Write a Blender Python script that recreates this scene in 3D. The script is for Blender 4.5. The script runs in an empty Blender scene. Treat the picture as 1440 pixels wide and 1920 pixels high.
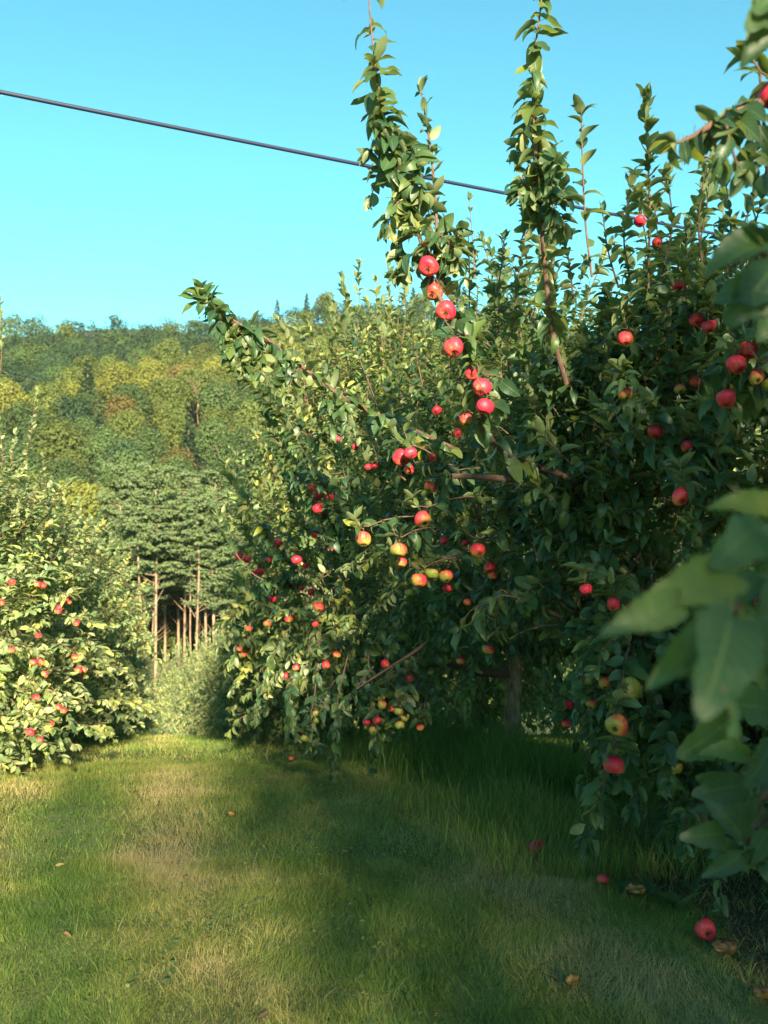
import bpy, math
import numpy as np
from mathutils import Vector, Matrix
S = bpy.context.scene
# ------------------------------------------------------------------ camera, light, exposure
F = 1700.0; CZ = 1.6                                   # focal length in photo pixels, eye height
cam = bpy.data.cameras.new('camera'); co = bpy.data.objects.new('camera', cam); S.collection.objects.link(co)
co.location = (0, 0, CZ); co.rotation_euler = (math.radians(90), 0, 0)
cam.sensor_fit = 'VERTICAL'; cam.sensor_height = 36; cam.lens = F/1920*36
cam.clip_start = 0.05; cam.clip_end = 5000
cam.dof.use_dof = True; cam.dof.focus_distance = 4.3; cam.dof.aperture_fstop = 3.8
S.camera = co
SUN_EL = math.radians(21); SUN_AZ = math.atan2(0.23, -0.973)     # azimuth measured from +Y towards +X
sdir = Vector((math.cos(SUN_EL)*math.sin(SUN_AZ), math.cos(SUN_EL)*math.cos(SUN_AZ), math.sin(SUN_EL)))
sl = bpy.data.lights.new('sun', 'SUN'); so = bpy.data.objects.new('sun', sl); S.collection.objects.link(so)
sl.energy = 5.0; sl.angle = math.radians(3.0); sl.color = (1.0, 0.84, 0.56)
so.rotation_euler = sdir.to_track_quat('Z', 'Y').to_euler()
W = bpy.data.worlds.new('World'); S.world = W; W.use_nodes = True
wn = W.node_tree; bg = wn.nodes['Background']
sky = wn.nodes.new('ShaderNodeTexSky'); sky.sky_type = 'NISHITA'; sky.sun_disc = False
sky.sun_elevation = SUN_EL; sky.sun_rotation = SUN_AZ; sky.altitude = 0
sky.air_density = 1.0; sky.dust_density = 0.6; sky.ozone_density = 2.0
mul = wn.nodes.new('ShaderNodeMix'); mul.data_type = 'RGBA'; mul.blend_type = 'MULTIPLY'
mul.inputs[0].default_value = 1.0; mul.inputs[7].default_value = (0.27, 0.60, 0.50, 1)
wn.links.new(sky.outputs[0], mul.inputs[6]); wn.links.new(mul.outputs[2], bg.inputs[0])
bg.inputs[1].default_value = 0.115
S.view_settings.view_transform = 'Standard'; S.view_settings.look = 'None'
S.view_settings.exposure = 2.2; S.view_settings.gamma = 1
try: S.cycles.use_denoising = True
except Exception: pass
S.cycles.max_bounces = 8; S.cycles.diffuse_bounces = 3; S.cycles.transmission_bounces = 4; S.cycles.glossy_bounces = 2

rng = np.random.default_rng(11)
U = rng.uniform
C = S.collection
def P(px, py, Y): return np.array([(px-720)/F*Y, Y, CZ-(py-960)/F*Y])
def nrm(a): return a/np.maximum(np.linalg.norm(a, axis=-1, keepdims=True), 1e-9)
# ------------------------------------------------------------------ terrain
GY = np.array([-40,-10,0,3.4,5.2,7,9,12,15,18,21,25,30,45,60,80,100])
GZ = np.array([1.5,.3,.03,0,-.09,-.36,-.76,-1.44,-2.12,-2.84,-3.8,-5.2,-6.9,-10.5,-12.6,-14.2,-15])
try:
    _Y = np.linspace(-40, 100, 1401); _Z = np.interp(_Y, GY, GZ)
    _k = np.hanning(17); _k /= _k.sum(); _Zp = np.pad(_Z, 8, mode='edge'); _Z = np.convolve(_Zp, _k, 'valid')
except Exception: raise
_tab = rng.uniform(0, 1, (64, 64))
def vnoise(x, y, s):
    x = np.asarray(x, float)/s+500; y = np.asarray(y, float)/s+500
    i = np.floor(x).astype(int); j = np.floor(y).astype(int); fx = x-i; fy = y-j
    fx = fx*fx*(3-2*fx); fy = fy*fy*(3-2*fy)
    g = lambda a, b: _tab[a % 64, b % 64]
    return (g(i,j)*(1-fx)+g(i+1,j)*fx)*(1-fy)+(g(i,j+1)*(1-fx)+g(i+1,j+1)*fx)*fy
def xr(Y): return 1.56-.27*(np.asarray(Y)-4.6)
def gz(x, y):
    x = np.asarray(x, float); y = np.asarray(y, float)
    z = np.interp(y, _Y, _Z)
    n = np.clip((y+2)/4, 0, 1)
    z = z+.035*(vnoise(x, y, .9)-.5)+.07*(vnoise(x+9, y, 2.6)-.5)
    d = x-(xr(y)-2.6)                                            # shallow wheel tracks either side of the alley centre
    near = np.clip((22-y)/4, 0, 1)
    z = z-near*.02*(np.exp(-((d-.75)/.28)**2)+np.exp(-((d+.75)/.28)**2))
    return z
def hillz(x, y):
    t = np.clip((y-100)/300., 0, 1.4)
    z = -15+95*np.where(t < 1, t**1.08, 1-(t-1)*.9)
    z = z+9*(vnoise(x, y, 60)-.5)*np.clip(t*4, 0, 1)+3*(vnoise(x+77, y, 23)-.5)*np.clip(t*4, 0, 1)
    z = z+5*np.clip(t*1.2, 0, 1)*np.exp(-((x+10)/60)**2)
    return z
# ------------------------------------------------------------------ mesh helpers
def quads(name, V, Q, mats, parent=None, attrs=None, uv=None, midx=None, smooth=True):
    V = np.asarray(V, np.float32); Q = np.asarray(Q, np.int32)
    me = bpy.data.meshes.new(name)
    me.vertices.add(len(V)); me.vertices.foreach_set('co', V.ravel())
    me.loops.add(Q.size); me.loops.foreach_set('vertex_index', Q.ravel())
    me.polygons.add(len(Q)); me.polygons.foreach_set('loop_start', np.arange(0, Q.size, 4, dtype=np.int32))
    me.polygons.foreach_set('loop_total', np.full(len(Q), 4, np.int32))
    if midx is not None: me.polygons.foreach_set('material_index', np.asarray(midx, np.int32))
    me.polygons.foreach_set('use_smooth', np.full(len(Q), smooth))
    for k, a in (attrs or {}).items():
        at = me.attributes.new(k, 'FLOAT', 'POINT'); at.data.foreach_set('value', np.asarray(a, np.float32))
    if uv is not None:
        ul = me.uv_layers.new(name='UVMap'); ul.data.foreach_set('uv', np.asarray(uv, np.float32).ravel())
    me.update(calc_edges=True); 
    for m in mats: me.materials.append(m)
    o = bpy.data.objects.new(name, me); C.objects.link(o)
    if parent: o.parent = parent
    return o
def tag(o, label=None, cat=None, group=None, kind=None):
    for k, v in (('label', label), ('category', cat), ('group', group), ('kind', kind)):
        if v: o[k] = v
    return o
def empty(name, loc=(0,0,0), rz=0):
    o = bpy.data.objects.new(name, None); C.objects.link(o); o.location = loc; o.rotation_euler = (0,0,rz); o.empty_display_size = .1
    return o
def copy_tree(root, loc, rz=0, sc=(1,1,1), name=None):
    r = root.copy(); C.objects.link(r); r.location = loc; r.rotation_euler = (0,0,rz); r.scale = sc
    for ch in list(root.children):
        c = ch.copy(); C.objects.link(c); c.parent = r
    return r
class Geo:                                              # gathers leaf blades and twig tubes for one mesh
    def __init__(s): s.V=[]; s.Q=[]; s.T=[]; s.UV=[]; s.M=[]; s.n=0
    def add(s, V, Q, tone, uv, m):
        s.V.append(V); s.Q.append(Q+s.n); s.T.append(tone); s.UV.append(uv); s.M.append(np.full(len(Q), m)); s.n += len(V)
    def tube(s, pts, r, m=1, k=5):
        pts = np.asarray(pts, float); n = len(pts); r = np.interp(np.linspace(0,1,n), np.linspace(0,1,len(r)), r)
        T = nrm(np.gradient(pts, axis=0)); ref = np.where(np.abs(T[:, 2:3]) > .9, [[1.,0,0]], [[0,0,1.]])
        a = nrm(np.cross(T, ref)); b = np.cross(T, a); an = np.arange(k)*2*np.pi/k
        V = pts[:,None]+r[:,None,None]*(np.cos(an)[None,:,None]*a[:,None]+np.sin(an)[None,:,None]*b[:,None])
        i = np.arange(n-1)[:,None]*k; j = np.arange(k)[None]; j2 = (j+1) % k
        Q = np.stack([i+j, i+j2, i+k+j2, i+k+j], -1).reshape(-1,4)
        s.add(V.reshape(-1,3), Q, np.full(n*k, .5), np.zeros((len(Q)*4,2)), m)
    def build(s, name, mats, parent=None, loc=None):
        V = np.concatenate(s.V)
        return quads(name, V, np.concatenate(s.Q), mats, parent, {'tone': np.concatenate(s.T)}, np.concatenate(s.UV), np.concatenate(s.M))
def spline(pts, n=12):
    pts = np.asarray(pts, float)
    if len(pts) < 3:
        t = np.linspace(0,1,n)[:,None]; return pts[0]*(1-t)+pts[-1]*t
    p = np.vstack([2*pts[0]-pts[1], pts, 2*pts[-1]-pts[-2]]); out = []
    m = len(pts)-1; tt = np.linspace(0, m-1e-6, n)
    i = tt.astype(int); t = (tt-i)[:,None]
    a,b,c,d = p[i],p[i+1],p[i+2],p[i+3]
    return .5*((2*b)+(-a+c)*t+(2*a-5*b+4*c-d)*t*t+(-a+3*b-3*c+d)*t**3)
def leaf_template(n, fold, curl, twist=0., wav=0.):
    v = np.linspace(0, 1, n+1); w = .275*np.sin(np.pi*v**.84)**.68*(1-.10*v); w = np.maximum(w, .012)
    rows = [(-.24, .013, 0., .04), (-.02, .013, 0., .0)] if n > 4 else []
    V = []; UVv = []
    for y, ww, f, _ in rows:
        for u in (-1,0,1): V.append((u*ww, y, 0)); UVv.append((.5, 0))
    for k in range(n+1):
        cy = v[k]; ang = curl*cy; 
        yy = np.sin(ang)/curl if abs(curl) > 1e-3 else cy; zz = -(1-np.cos(ang))/curl if abs(curl) > 1e-3 else 0
        for u in (-1,0,1):
            h = abs(u)*w[k]*np.sin(fold)+wav*abs(u)*np.sin(cy*11+u*1.3); x = u*w[k]*np.cos(fold)
            tw = twist*cy; V.append((x*np.cos(tw)-h*np.sin(tw), yy, zz+x*np.sin(tw)+h*np.cos(tw))); UVv.append(((u+1)/2, cy))
    V = np.array(V); R = len(V)//3; Q = []
    for k in range(R-1):
        for u in (0,1): Q.append((k*3+u, k*3+u+1, k*3+u+4, k*3+u+3))
    Q = np.array(Q); UVv = np.array(UVv)
    return V, Q, UVv[Q.ravel()]
HI = [leaf_template(6, *a) for a in ((.35,.7,.15,.03),(.6,1.2,-.3,.02),(.2,.4,.2,.035),(.75,.9,.5,.02),(.45,1.7,-.1,.03),(.3,-.4,.1,.03))]
MID = [leaf_template(4, *a) for a in ((.35,.7,.15),(.6,1.2,-.3),(.25,.4,.2),(.7,.9,.4),(.45,-.4,-.1))]
def serrate(tp):
    V, Q, uv = tp; V = V.copy(); k = np.arange(len(V))
    V[:,0] *= 1+.05*np.sign(np.sin(k*2.6)); V[:,2] += .02*np.sin(V[:,1]*19+V[:,0]*6)*(np.abs(V[:,0]) > .03); return V, Q, uv
BIG = [serrate(leaf_template(26, *a)) for a in ((.35,.6,.2,.02),(.55,1.0,-.4,.02),(.25,.3,.35,.03),(.7,1.3,.5,.02))]
APPLES = []                                             # filled before the crowns: leaves leave the fruit in view
def project(p): return 720+F*p[:,0]/p[:,1], 960-F*(p[:,2]-CZ)/p[:,1]
def put_leaves(g, base, axis, normal, L, tmpls, prune=None, wide=1.0):
    axis = nrm(axis); side = nrm(np.cross(axis, normal)); nn = np.cross(side, axis)
    keep = np.ones(len(base), bool)
    if prune is not None: keep = prune(base+axis*L[:,None]*.5, L)
    base, axis, side, nn, L = base[keep], axis[keep], side[keep], nn[keep], L[keep]
    if not len(base): return
    which = rng.integers(0, len(tmpls), len(base)); tone = U(0,1,len(base))
    for t, (V, Q, uv) in enumerate(tmpls):
        m = which == t; k = int(m.sum())
        if not k: continue
        R = np.stack([side[m]*(L[m]*wide*U(.88,1.12,k))[:,None], axis[m]*L[m][:,None], nn[m]*L[m][:,None]], 1)
        X = base[m][:,None]+np.einsum('vj,kji->kvi', V, R)
        QQ = (Q[None]+(np.arange(k)*len(V))[:,None,None]).reshape(-1,4)
        g.add(X.reshape(-1,3), QQ, np.repeat(tone[m], len(V)), np.tile(uv, (k,1)), 0)
def shoot_leaves(g, pts, gap=.016, L=(.06,.095), tmpls=HI, droop=.5, start=.08, prune=None, spread=(1.5,.6), rosette=4, wide=1.0):
    pts = np.asarray(pts); seg = np.linalg.norm(np.diff(pts, axis=0), axis=1); cum = np.r_[0, np.cumsum(seg)]; tot = cum[-1]
    n = max(3, int(tot*(1-start)/gap)); t = np.linspace(start, 1, n)+U(-.4,.4,n)/n; t = np.clip(t, 0, 1)
    ph = U(0,6.28); t = t[(np.sin(t*tot*26+ph) < .55) | (U(0,1,len(t)) < .45)]
    t = np.r_[t, np.full(rosette, 1.)]; n = len(t)
    p = np.stack([np.interp(t*tot, cum, pts[:,i]) for i in range(3)], 1)
    T = nrm(np.gradient(pts, axis=0)); T = nrm(np.stack([np.interp(t*tot, cum, T[:,i]) for i in range(3)], 1))
    ref = nrm(rng.normal(size=3)); a = nrm(np.cross(T, ref)); b = np.cross(T, a)
    an = np.arange(n)*2.4+U(-.9,.9,n); rad = a*np.cos(an)[:,None]+b*np.sin(an)[:,None]
    th = (spread[0]*(1-t)+spread[1]*t)*U(.65,1.35,n)
    ax = T*np.cos(th)[:,None]+rad*np.sin(th)[:,None]; ax[:,2] -= droop*(1.15-t)*U(.3,1.5,n)
    nm = .5*T+np.array([0,0,.9])+rng.normal(size=(n,3))*.35
    LL = U(*L, n)*np.where(t > .93, .8, 1.)*np.where(U(0,1,n) < .25, U(.5,.85,n), 1.)
    put_leaves(g, p, ax, nm, LL, tmpls, prune, wide)
# ------------------------------------------------------------------ materials
def mat(name):
    m = bpy.data.materials.new(name); m.use_nodes = True; t = m.node_tree
    return m, t, t.nodes['Principled BSDF'], t.nodes['Material Output']
def N(t, kind, **kw):
    n = t.nodes.new(kind)
    for k, v in kw.items():
        if k.startswith('i_'): n.inputs[int(k[2:]) if k[2:].isdigit() else k[2:]].default_value = v
        else: setattr(n, k, v)
    return n
def ramp(t, src, stops):
    r = N(t, 'ShaderNodeValToRGB'); e = r.color_ramp.elements
    while len(e) < len(stops): e.new(.5)
    for k, (p, c) in enumerate(stops): e[k].position = p; e[k].color = (*c, 1)
    t.links.new(src, r.inputs[0]); return r.outputs[0]
def mixc(t, f, a, b, mode='MIX'):
    m = N(t, 'ShaderNodeMix', data_type='RGBA', blend_type=mode)
    for s, i in ((f,0),(a,6),(b,7)):
        if isinstance(s, bpy.types.NodeSocket): t.links.new(s, m.inputs[i])
        else: m.inputs[i].default_value = s if i == 0 else (*s, 1)
    return m.outputs[2]
def bump(t, src, b, st=.4, dist=.01):
    n = N(t, 'ShaderNodeBump'); n.inputs['Strength'].default_value = st; n.inputs['Distance'].default_value = dist
    t.links.new(src, n.inputs['Height']); t.links.new(n.outputs[0], b.inputs['Normal'])
def leaf_mat(name, front, back, trans=.32, veins=True, rough=.42, transc=(.32,.42,.05)):
    m, t, b, out = mat(name)
    at = N(t, 'ShaderNodeAttribute', attribute_name='tone')
    fc = ramp(t, at.outputs['Fac'], front); bc = ramp(t, at.outputs['Fac'], back)
    geo = N(t, 'ShaderNodeNewGeometry')
    col = mixc(t, geo.outputs['Backfacing'], fc, bc)
    tcn = N(t, 'ShaderNodeTexCoord'); nz = N(t, 'ShaderNodeTexNoise'); nz.inputs['Scale'].default_value = 3.; nz.inputs['Detail'].default_value = 3; t.links.new(tcn.outputs['Object'], nz.inputs[0])
    col = mixc(t, 1., col, ramp(t, nz.outputs[0], [(.3,(.75,.85,.95)),(.5,(1,1,1)),(.7,(1.35,1.15,.8))]), 'MULTIPLY')
    ns = N(t, 'ShaderNodeTexNoise'); ns.inputs['Scale'].default_value = 110.; ns.inputs['Detail'].default_value = 2; t.links.new(tcn.outputs['Object'], ns.inputs[0])
    sp_ = N(t, 'ShaderNodeMapRange'); t.links.new(ns.outputs[0], sp_.inputs[0]); sp_.inputs[1].default_value = .70; sp_.inputs[2].default_value = .76; sp_.inputs[4].default_value = .7
    col = mixc(t, sp_.outputs[0], col, (.16,.09,.035))
    if veins:
        uv = N(t, 'ShaderNodeTexCoord'); sp = N(t, 'ShaderNodeSeparateXYZ'); t.links.new(uv.outputs['UV'], sp.inputs[0])
        a = N(t, 'ShaderNodeMath', operation='SUBTRACT'); t.links.new(sp.outputs[0], a.inputs[0]); a.inputs[1].default_value = .5
        ab = N(t, 'ShaderNodeMath', operation='ABSOLUTE'); t.links.new(a.outputs[0], ab.inputs[0])
        s2 = N(t, 'ShaderNodeMath', operation='MULTIPLY_ADD'); t.links.new(ab.outputs[0], s2.inputs[0]); s2.inputs[1].default_value = -.55; t.links.new(sp.outputs[1], s2.inputs[2])
        s3 = N(t, 'ShaderNodeMath', operation='MULTIPLY'); t.links.new(s2.outputs[0], s3.inputs[0]); s3.inputs[1].default_value = 52.
        sn = N(t, 'ShaderNodeMath', operation='SINE'); t.links.new(s3.outputs[0], sn.inputs[0])
        v1 = N(t, 'ShaderNodeMapRange'); t.links.new(sn.outputs[0], v1.inputs[0]); v1.inputs[1].default_value = .8; v1.inputs[2].default_value = 1.; v1.inputs[4].default_value = .35
        v2 = N(t, 'ShaderNodeMapRange'); t.links.new(ab.outputs[0], v2.inputs[0]); v2.inputs[1].default_value = .035; v2.inputs[2].default_value = .012; v2.inputs[4].default_value = .8
        mx = N(t, 'ShaderNodeMath', operation='MAXIMUM'); t.links.new(v1.outputs[0], mx.inputs[0]); t.links.new(v2.outputs[0], mx.inputs[1])
        col = mixc(t, mx.outputs[0], col, (.11,.17,.06)); bump(t, mx.outputs[0], b, .35, .002)
    t.links.new(col, b.inputs['Base Color']); b.inputs['Roughness'].default_value = rough
    b.inputs['Specular IOR Level'].default_value = .45
    tr = N(t, 'ShaderNodeBsdfTranslucent'); tc = mixc(t, .55, col, transc); t.links.new(tc, tr.inputs[0])
    ms = N(t, 'ShaderNodeMixShader'); ms.inputs[0].default_value = trans
    t.links.new(b.outputs[0], ms.inputs[1]); t.links.new(tr.outputs[0], ms.inputs[2]); t.links.new(ms.outputs[0], out.inputs[0])
    return m
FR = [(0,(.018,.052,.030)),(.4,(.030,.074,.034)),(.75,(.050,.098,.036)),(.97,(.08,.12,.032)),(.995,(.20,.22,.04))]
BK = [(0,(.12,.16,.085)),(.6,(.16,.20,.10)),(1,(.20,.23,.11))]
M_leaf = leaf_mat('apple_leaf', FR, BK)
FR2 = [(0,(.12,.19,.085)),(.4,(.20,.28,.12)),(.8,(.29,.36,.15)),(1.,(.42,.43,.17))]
M_leaf3 = leaf_mat('half_sun_toned_apple_leaf', [(0,(.07,.12,.05)),(.4,(.13,.19,.065)),(.8,(.20,.26,.09)),(1.,(.38,.38,.10))], BK, veins=False)  # lighter copy of the apple leaf, some sunlight put into its colour
M_leaf2 = leaf_mat('sun_toned_apple_leaf', FR2, [(0,(.22,.26,.13)),(1,(.34,.37,.20))], trans=.35, veins=False)  # brightest copy of the apple leaf, full sunlight put into its colour
def bark_mat(name, c1, c2, scale=30, st=.7):
    m, t, b, out = mat(name); tc = N(t, 'ShaderNodeTexCoord')
    mp = N(t, 'ShaderNodeMapping'); mp.inputs['Scale'].default_value = (1,1,.35); t.links.new(tc.outputs['Object'], mp.inputs[0])
    n = N(t, 'ShaderNodeTexNoise'); n.inputs['Scale'].default_value = scale; n.inputs['Detail'].default_value = 6; t.links.new(mp.outputs[0], n.inputs[0])
    t.links.new(ramp(t, n.outputs[0], [(.3,c1),(.7,c2)]), b.inputs['Base Color']); b.inputs['Roughness'].default_value = .9
    bump(t, n.outputs[0], b, st, .02); return m
M_bark = bark_mat('apple_bark', (.05,.034,.024), (.27,.18,.11))
M_twig = bark_mat('twig_bark', (.07,.035,.028), (.13,.075,.055), 60, .3)
M_pbark = bark_mat('pine_bark', (.12,.075,.05), (.34,.23,.16), 3, .5)
def apple_mat():
    m, t, b, out = mat('apple_skin'); tc = N(t, 'ShaderNodeTexCoord'); oi = N(t, 'ShaderNodeObjectInfo')
    sp = N(t, 'ShaderNodeSeparateXYZ'); t.links.new(tc.outputs['Object'], sp.inputs[0])
    sc = N(t, 'ShaderNodeSeparateColor'); t.links.new(oi.outputs['Color'], sc.inputs[0])
    mp = N(t, 'ShaderNodeMapping'); mp.inputs['Scale'].default_value = (1,1,.22); t.links.new(tc.outputs['Object'], mp.inputs[0])
    n1 = N(t, 'ShaderNodeTexNoise', noise_dimensions='4D'); n1.inputs['Scale'].default_value = 120; n1.inputs['Detail'].default_value = 4; t.links.new(mp.outputs[0], n1.inputs['Vector']); t.links.new(oi.outputs['Random'], n1.inputs['W'])
    n2 = N(t, 'ShaderNodeTexNoise', noise_dimensions='4D'); n2.inputs['Scale'].default_value = 24; t.links.new(tc.outputs['Object'], n2.inputs['Vector']); t.links.new(oi.outputs['Random'], n2.inputs['W'])
    def M(op, a, bb, c=None):
        q = N(t, 'ShaderNodeMath', operation=op)
        for s, i in ((a,0),(bb,1),(c,2)):
            if s is None: continue
            if isinstance(s, bpy.types.NodeSocket): t.links.new(s, q.inputs[i])
            else: q.inputs[i].default_value = s
        return q.outputs[0]
    f = M('MULTIPLY_ADD', n1.outputs[0], 1.1, M('MULTIPLY', n2.outputs[0], .8))       # ~.85 mean
    f = M('MULTIPLY_ADD', sp.outputs[2], 9., f)                                       # redder towards the stem
    f = M('MULTIPLY_ADD', sp.outputs[0], 7., f)                                       # one cheek redder
    f = M('ADD', f, M('MULTIPLY_ADD', sc.outputs[0], 1.9, -1.75))
    r = ramp(t, f, [(0,(.19,.22,.04)),(.2,(.33,.24,.05)),(.42,(.50,.17,.05)),(.68,(.62,.05,.05)),(1,(.50,.018,.045))])
    v = N(t, 'ShaderNodeTexVoronoi'); v.inputs['Scale'].default_value = 260; t.links.new(tc.outputs['Object'], v.inputs['Vector'])
    dots = N(t, 'ShaderNodeMapRange'); t.links.new(v.outputs['Distance'], dots.inputs[0]); dots.inputs[1].default_value = .22; dots.inputs[2].default_value = .12; dots.inputs[4].default_value = .3
    r = mixc(t, dots.outputs[0], r, (.62,.42,.22))
    rot = ramp(t, n2.outputs[0], [(.35,(.05,.02,.012)),(.5,(.22,.09,.03)),(.65,(.42,.20,.09))])
    r = mixc(t, sc.outputs[1], r, rot)                                                # green channel of the object colour: rotten
    t.links.new(r, b.inputs['Base Color']); b.inputs['Roughness'].default_value = .5; b.inputs['Specular IOR Level'].default_value = .35
    bump(t, n1.outputs[0], b, .06, .003); return m
M_apple = apple_mat()
m, t, b, o_ = mat('apple_stem'); b.inputs['Base Color'].default_value = (.10,.07,.035,1); b.inputs['Roughness'].default_value = .8; M_stem = m
m, t, b, o_ = mat('dry_calyx'); b.inputs['Base Color'].default_value = (.05,.035,.02,1); b.inputs['Roughness'].default_value = .9; M_cal = m
m, t, b, o_ = mat('cable_rubber'); b.inputs['Base Color'].default_value = (.008,.013,.040,1); b.inputs['Roughness'].default_value = .55; M_cable = m
def grass_mat():
    m, t, b, out = mat('grass_blade'); at = N(t, 'ShaderNodeAttribute', attribute_name='tone')
    c = ramp(t, at.outputs['Fac'], [(0,(.06,.125,.028)),(.3,(.12,.195,.036)),(.55,(.21,.245,.055)),(.75,(.34,.305,.11)),(.9,(.46,.38,.19)),(1,(.20,.12,.07))])
    t.links.new(c, b.inputs['Base Color']); b.inputs['Roughness'].default_value = .55; b.inputs['Specular IOR Level'].default_value = .3
    tr = N(t, 'ShaderNodeBsdfTranslucent'); t.links.new(mixc(t, .4, c, (.3,.38,.05)), tr.inputs[0]); ms = N(t, 'ShaderNodeMixShader'); ms.inputs[0].default_value = .28
    t.links.new(b.outputs[0], ms.inputs[1]); t.links.new(tr.outputs[0], ms.inputs[2]); t.links.new(ms.outputs[0], out.inputs[0]); return m
M_grass = grass_mat()
def ground_mat():
    m, t, b, out = mat('orchard_turf'); tc = N(t, 'ShaderNodeTexCoord')
    n = N(t, 'ShaderNodeTexNoise'); n.inputs['Scale'].default_value = 1.3; n.inputs['Detail'].default_value = 5; t.links.new(tc.outputs['Object'], n.inputs[0])
    n2 = N(t, 'ShaderNodeTexNoise'); n2.inputs['Scale'].default_value = 45; n2.inputs['Detail'].default_value = 8; t.links.new(tc.outputs['Object'], n2.inputs[0])
    at = N(t, 'ShaderNodeAttribute', attribute_name='tone')
    g = ramp(t, n.outputs[0], [(.3,(.08,.12,.028)),(.55,(.14,.16,.045)),(.75,(.21,.19,.08))])
    s = ramp(t, n2.outputs[0], [(.3,(.018,.012,.008)),(.6,(.05,.034,.022)),(.75,(.11,.075,.045))])
    c = mixc(t, at.outputs['Fac'], g, s); c = mixc(t, .6, c, ramp(t, n2.outputs[0], [(.3,(.45,.45,.45)),(.7,(1,1,1))]), 'MULTIPLY')
    t.links.new(c, b.inputs['Base Color']); b.inputs['Roughness'].default_value = 1; bump(t, n2.outputs[0], b, .8, .02); return m
M_ground = ground_mat()
def wood_mat():
    m, t, b, out = mat('woodland_leaves'); oi = N(t, 'ShaderNodeObjectInfo'); at = N(t, 'ShaderNodeAttribute', attribute_name='tone')
    sh = ramp(t, at.outputs['Fac'], [(0,(.65,.7,.7)),(.5,(1,1,1)),(1,(1.0,1.0,.8))])
    c = mixc(t, 1., oi.outputs['Color'], sh, 'MULTIPLY')
    t.links.new(c, b.inputs['Base Color']); b.inputs['Roughness'].default_value = .8; b.inputs['Specular IOR Level'].default_value = .1
    tr = N(t, 'ShaderNodeBsdfTranslucent'); t.links.new(c, tr.inputs[0]); ms = N(t, 'ShaderNodeMixShader'); ms.inputs[0].default_value = .25
    t.links.new(b.outputs[0], ms.inputs[1]); t.links.new(tr.outputs[0], ms.inputs[2]); t.links.new(ms.outputs[0], out.inputs[0]); return m
M_wood = wood_mat()
# ------------------------------------------------------------------ ground and hill
def sheet(name, xs, ys, fz, m, tone=None):
    X, Y = np.meshgrid(xs, ys); Z = fz(X, Y); V = np.stack([X,Y,Z], -1).reshape(-1,3); nx = len(xs); ny = len(ys)
    i = np.arange(ny-1)[:,None]*nx; j = np.arange(nx-1)[None]; Q = np.stack([i+j,i+j+1,i+nx+j+1,i+nx+j], -1).reshape(-1,4)
    tn = tone(X, Y).ravel() if tone else np.zeros(len(V))
    return quads(name, V, Q, [m], attrs={'tone': tn})
def bare(x, y):                                         # 1 where the turf gives way to litter under the right row
    d = x-(xr(y)-.86)+.4*(vnoise(x, y, .5)-.5)
    return np.clip(d/.16, 0, 1)*np.clip((5.6-y)/1.0, 0, 1)*np.clip((3.4-d)/.5,0,1)
xs = np.unique(np.concatenate([np.linspace(-150,-12,30), np.linspace(-12,8,230), np.linspace(8,150,30)]))
ys = np.unique(np.concatenate([np.linspace(-40,1.5,30), np.linspace(1.5,22,240), np.linspace(22,100,60)]))
tag(sheet('ground', xs, ys, gz, M_ground, bare), kind='structure')
m, t, b, o_ = mat('forest_floor'); b.inputs['Roughness'].default_value = 1
n = N(t, 'ShaderNodeTexNoise'); n.inputs['Scale'].default_value = .2; tc = N(t, 'ShaderNodeTexCoord'); t.links.new(tc.outputs['Object'], n.inputs[0])
t.links.new(ramp(t, n.outputs[0], [(.3,(.012,.020,.008)),(.7,(.03,.035,.014))]), b.inputs['Base Color'])
hs = sheet('hill', np.linspace(-420,420,90), np.linspace(99.5,700,90), lambda x,y: hillz(x,y), m)
tag(hs, kind='structure')
# ------------------------------------------------------------------ grass
TR_C = (.98, 6.9)
def blades(g, x, y, h, w, tone, lean, k=2, az=None):
    n = len(x); z = gz(x, y)-.004
    az = U(0, 2*np.pi, n) if az is None else az; fa = U(0, np.pi, n)
    d = np.stack([np.cos(az), np.sin(az), np.zeros(n)], 1); s = np.stack([np.cos(fa), np.sin(fa), np.zeros(n)], 1)
    base = np.stack([x,y,z], 1); V = np.zeros((n,(k+1)*2,3))
    for j in range(k+1):
        f = j/k; c = base+d*(lean*h*f**1.6)[:,None]; c[:,2] += h*f*np.sqrt(np.clip(1-(lean*f*.75)**2, .05, 1)); ww = (w*(1-f*.85))[:,None]
        V[:,2*j] = c-s*ww; V[:,2*j+1] = c+s*ww
    Q = np.array([(2*j,2*j+1,2*j+3,2*j+2) for j in range(k)])
    QQ = (Q[None]+(np.arange(n)*(k+1)*2)[:,None,None]).reshape(-1,4)
    g.add(V.reshape(-1,3), QQ, np.repeat(tone, (k+1)*2), np.zeros((QQ.size,2)), 0)
def frus(n, y0, y1, ml=.5, mr=.5):
    y = np.sqrt(U(y0**2, y1**2, n)); x = U(-1,1,n)*(.44*y+ml); return x, y
SPOTS = [(520,1738,.16),(170,1600,.22),(95,1650,.2),(250,1590,.2),(560,1640,.25),(300,1830,.25),(700,1790,.15),(1150,1840,.3),(950,1640,.35)]
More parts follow.
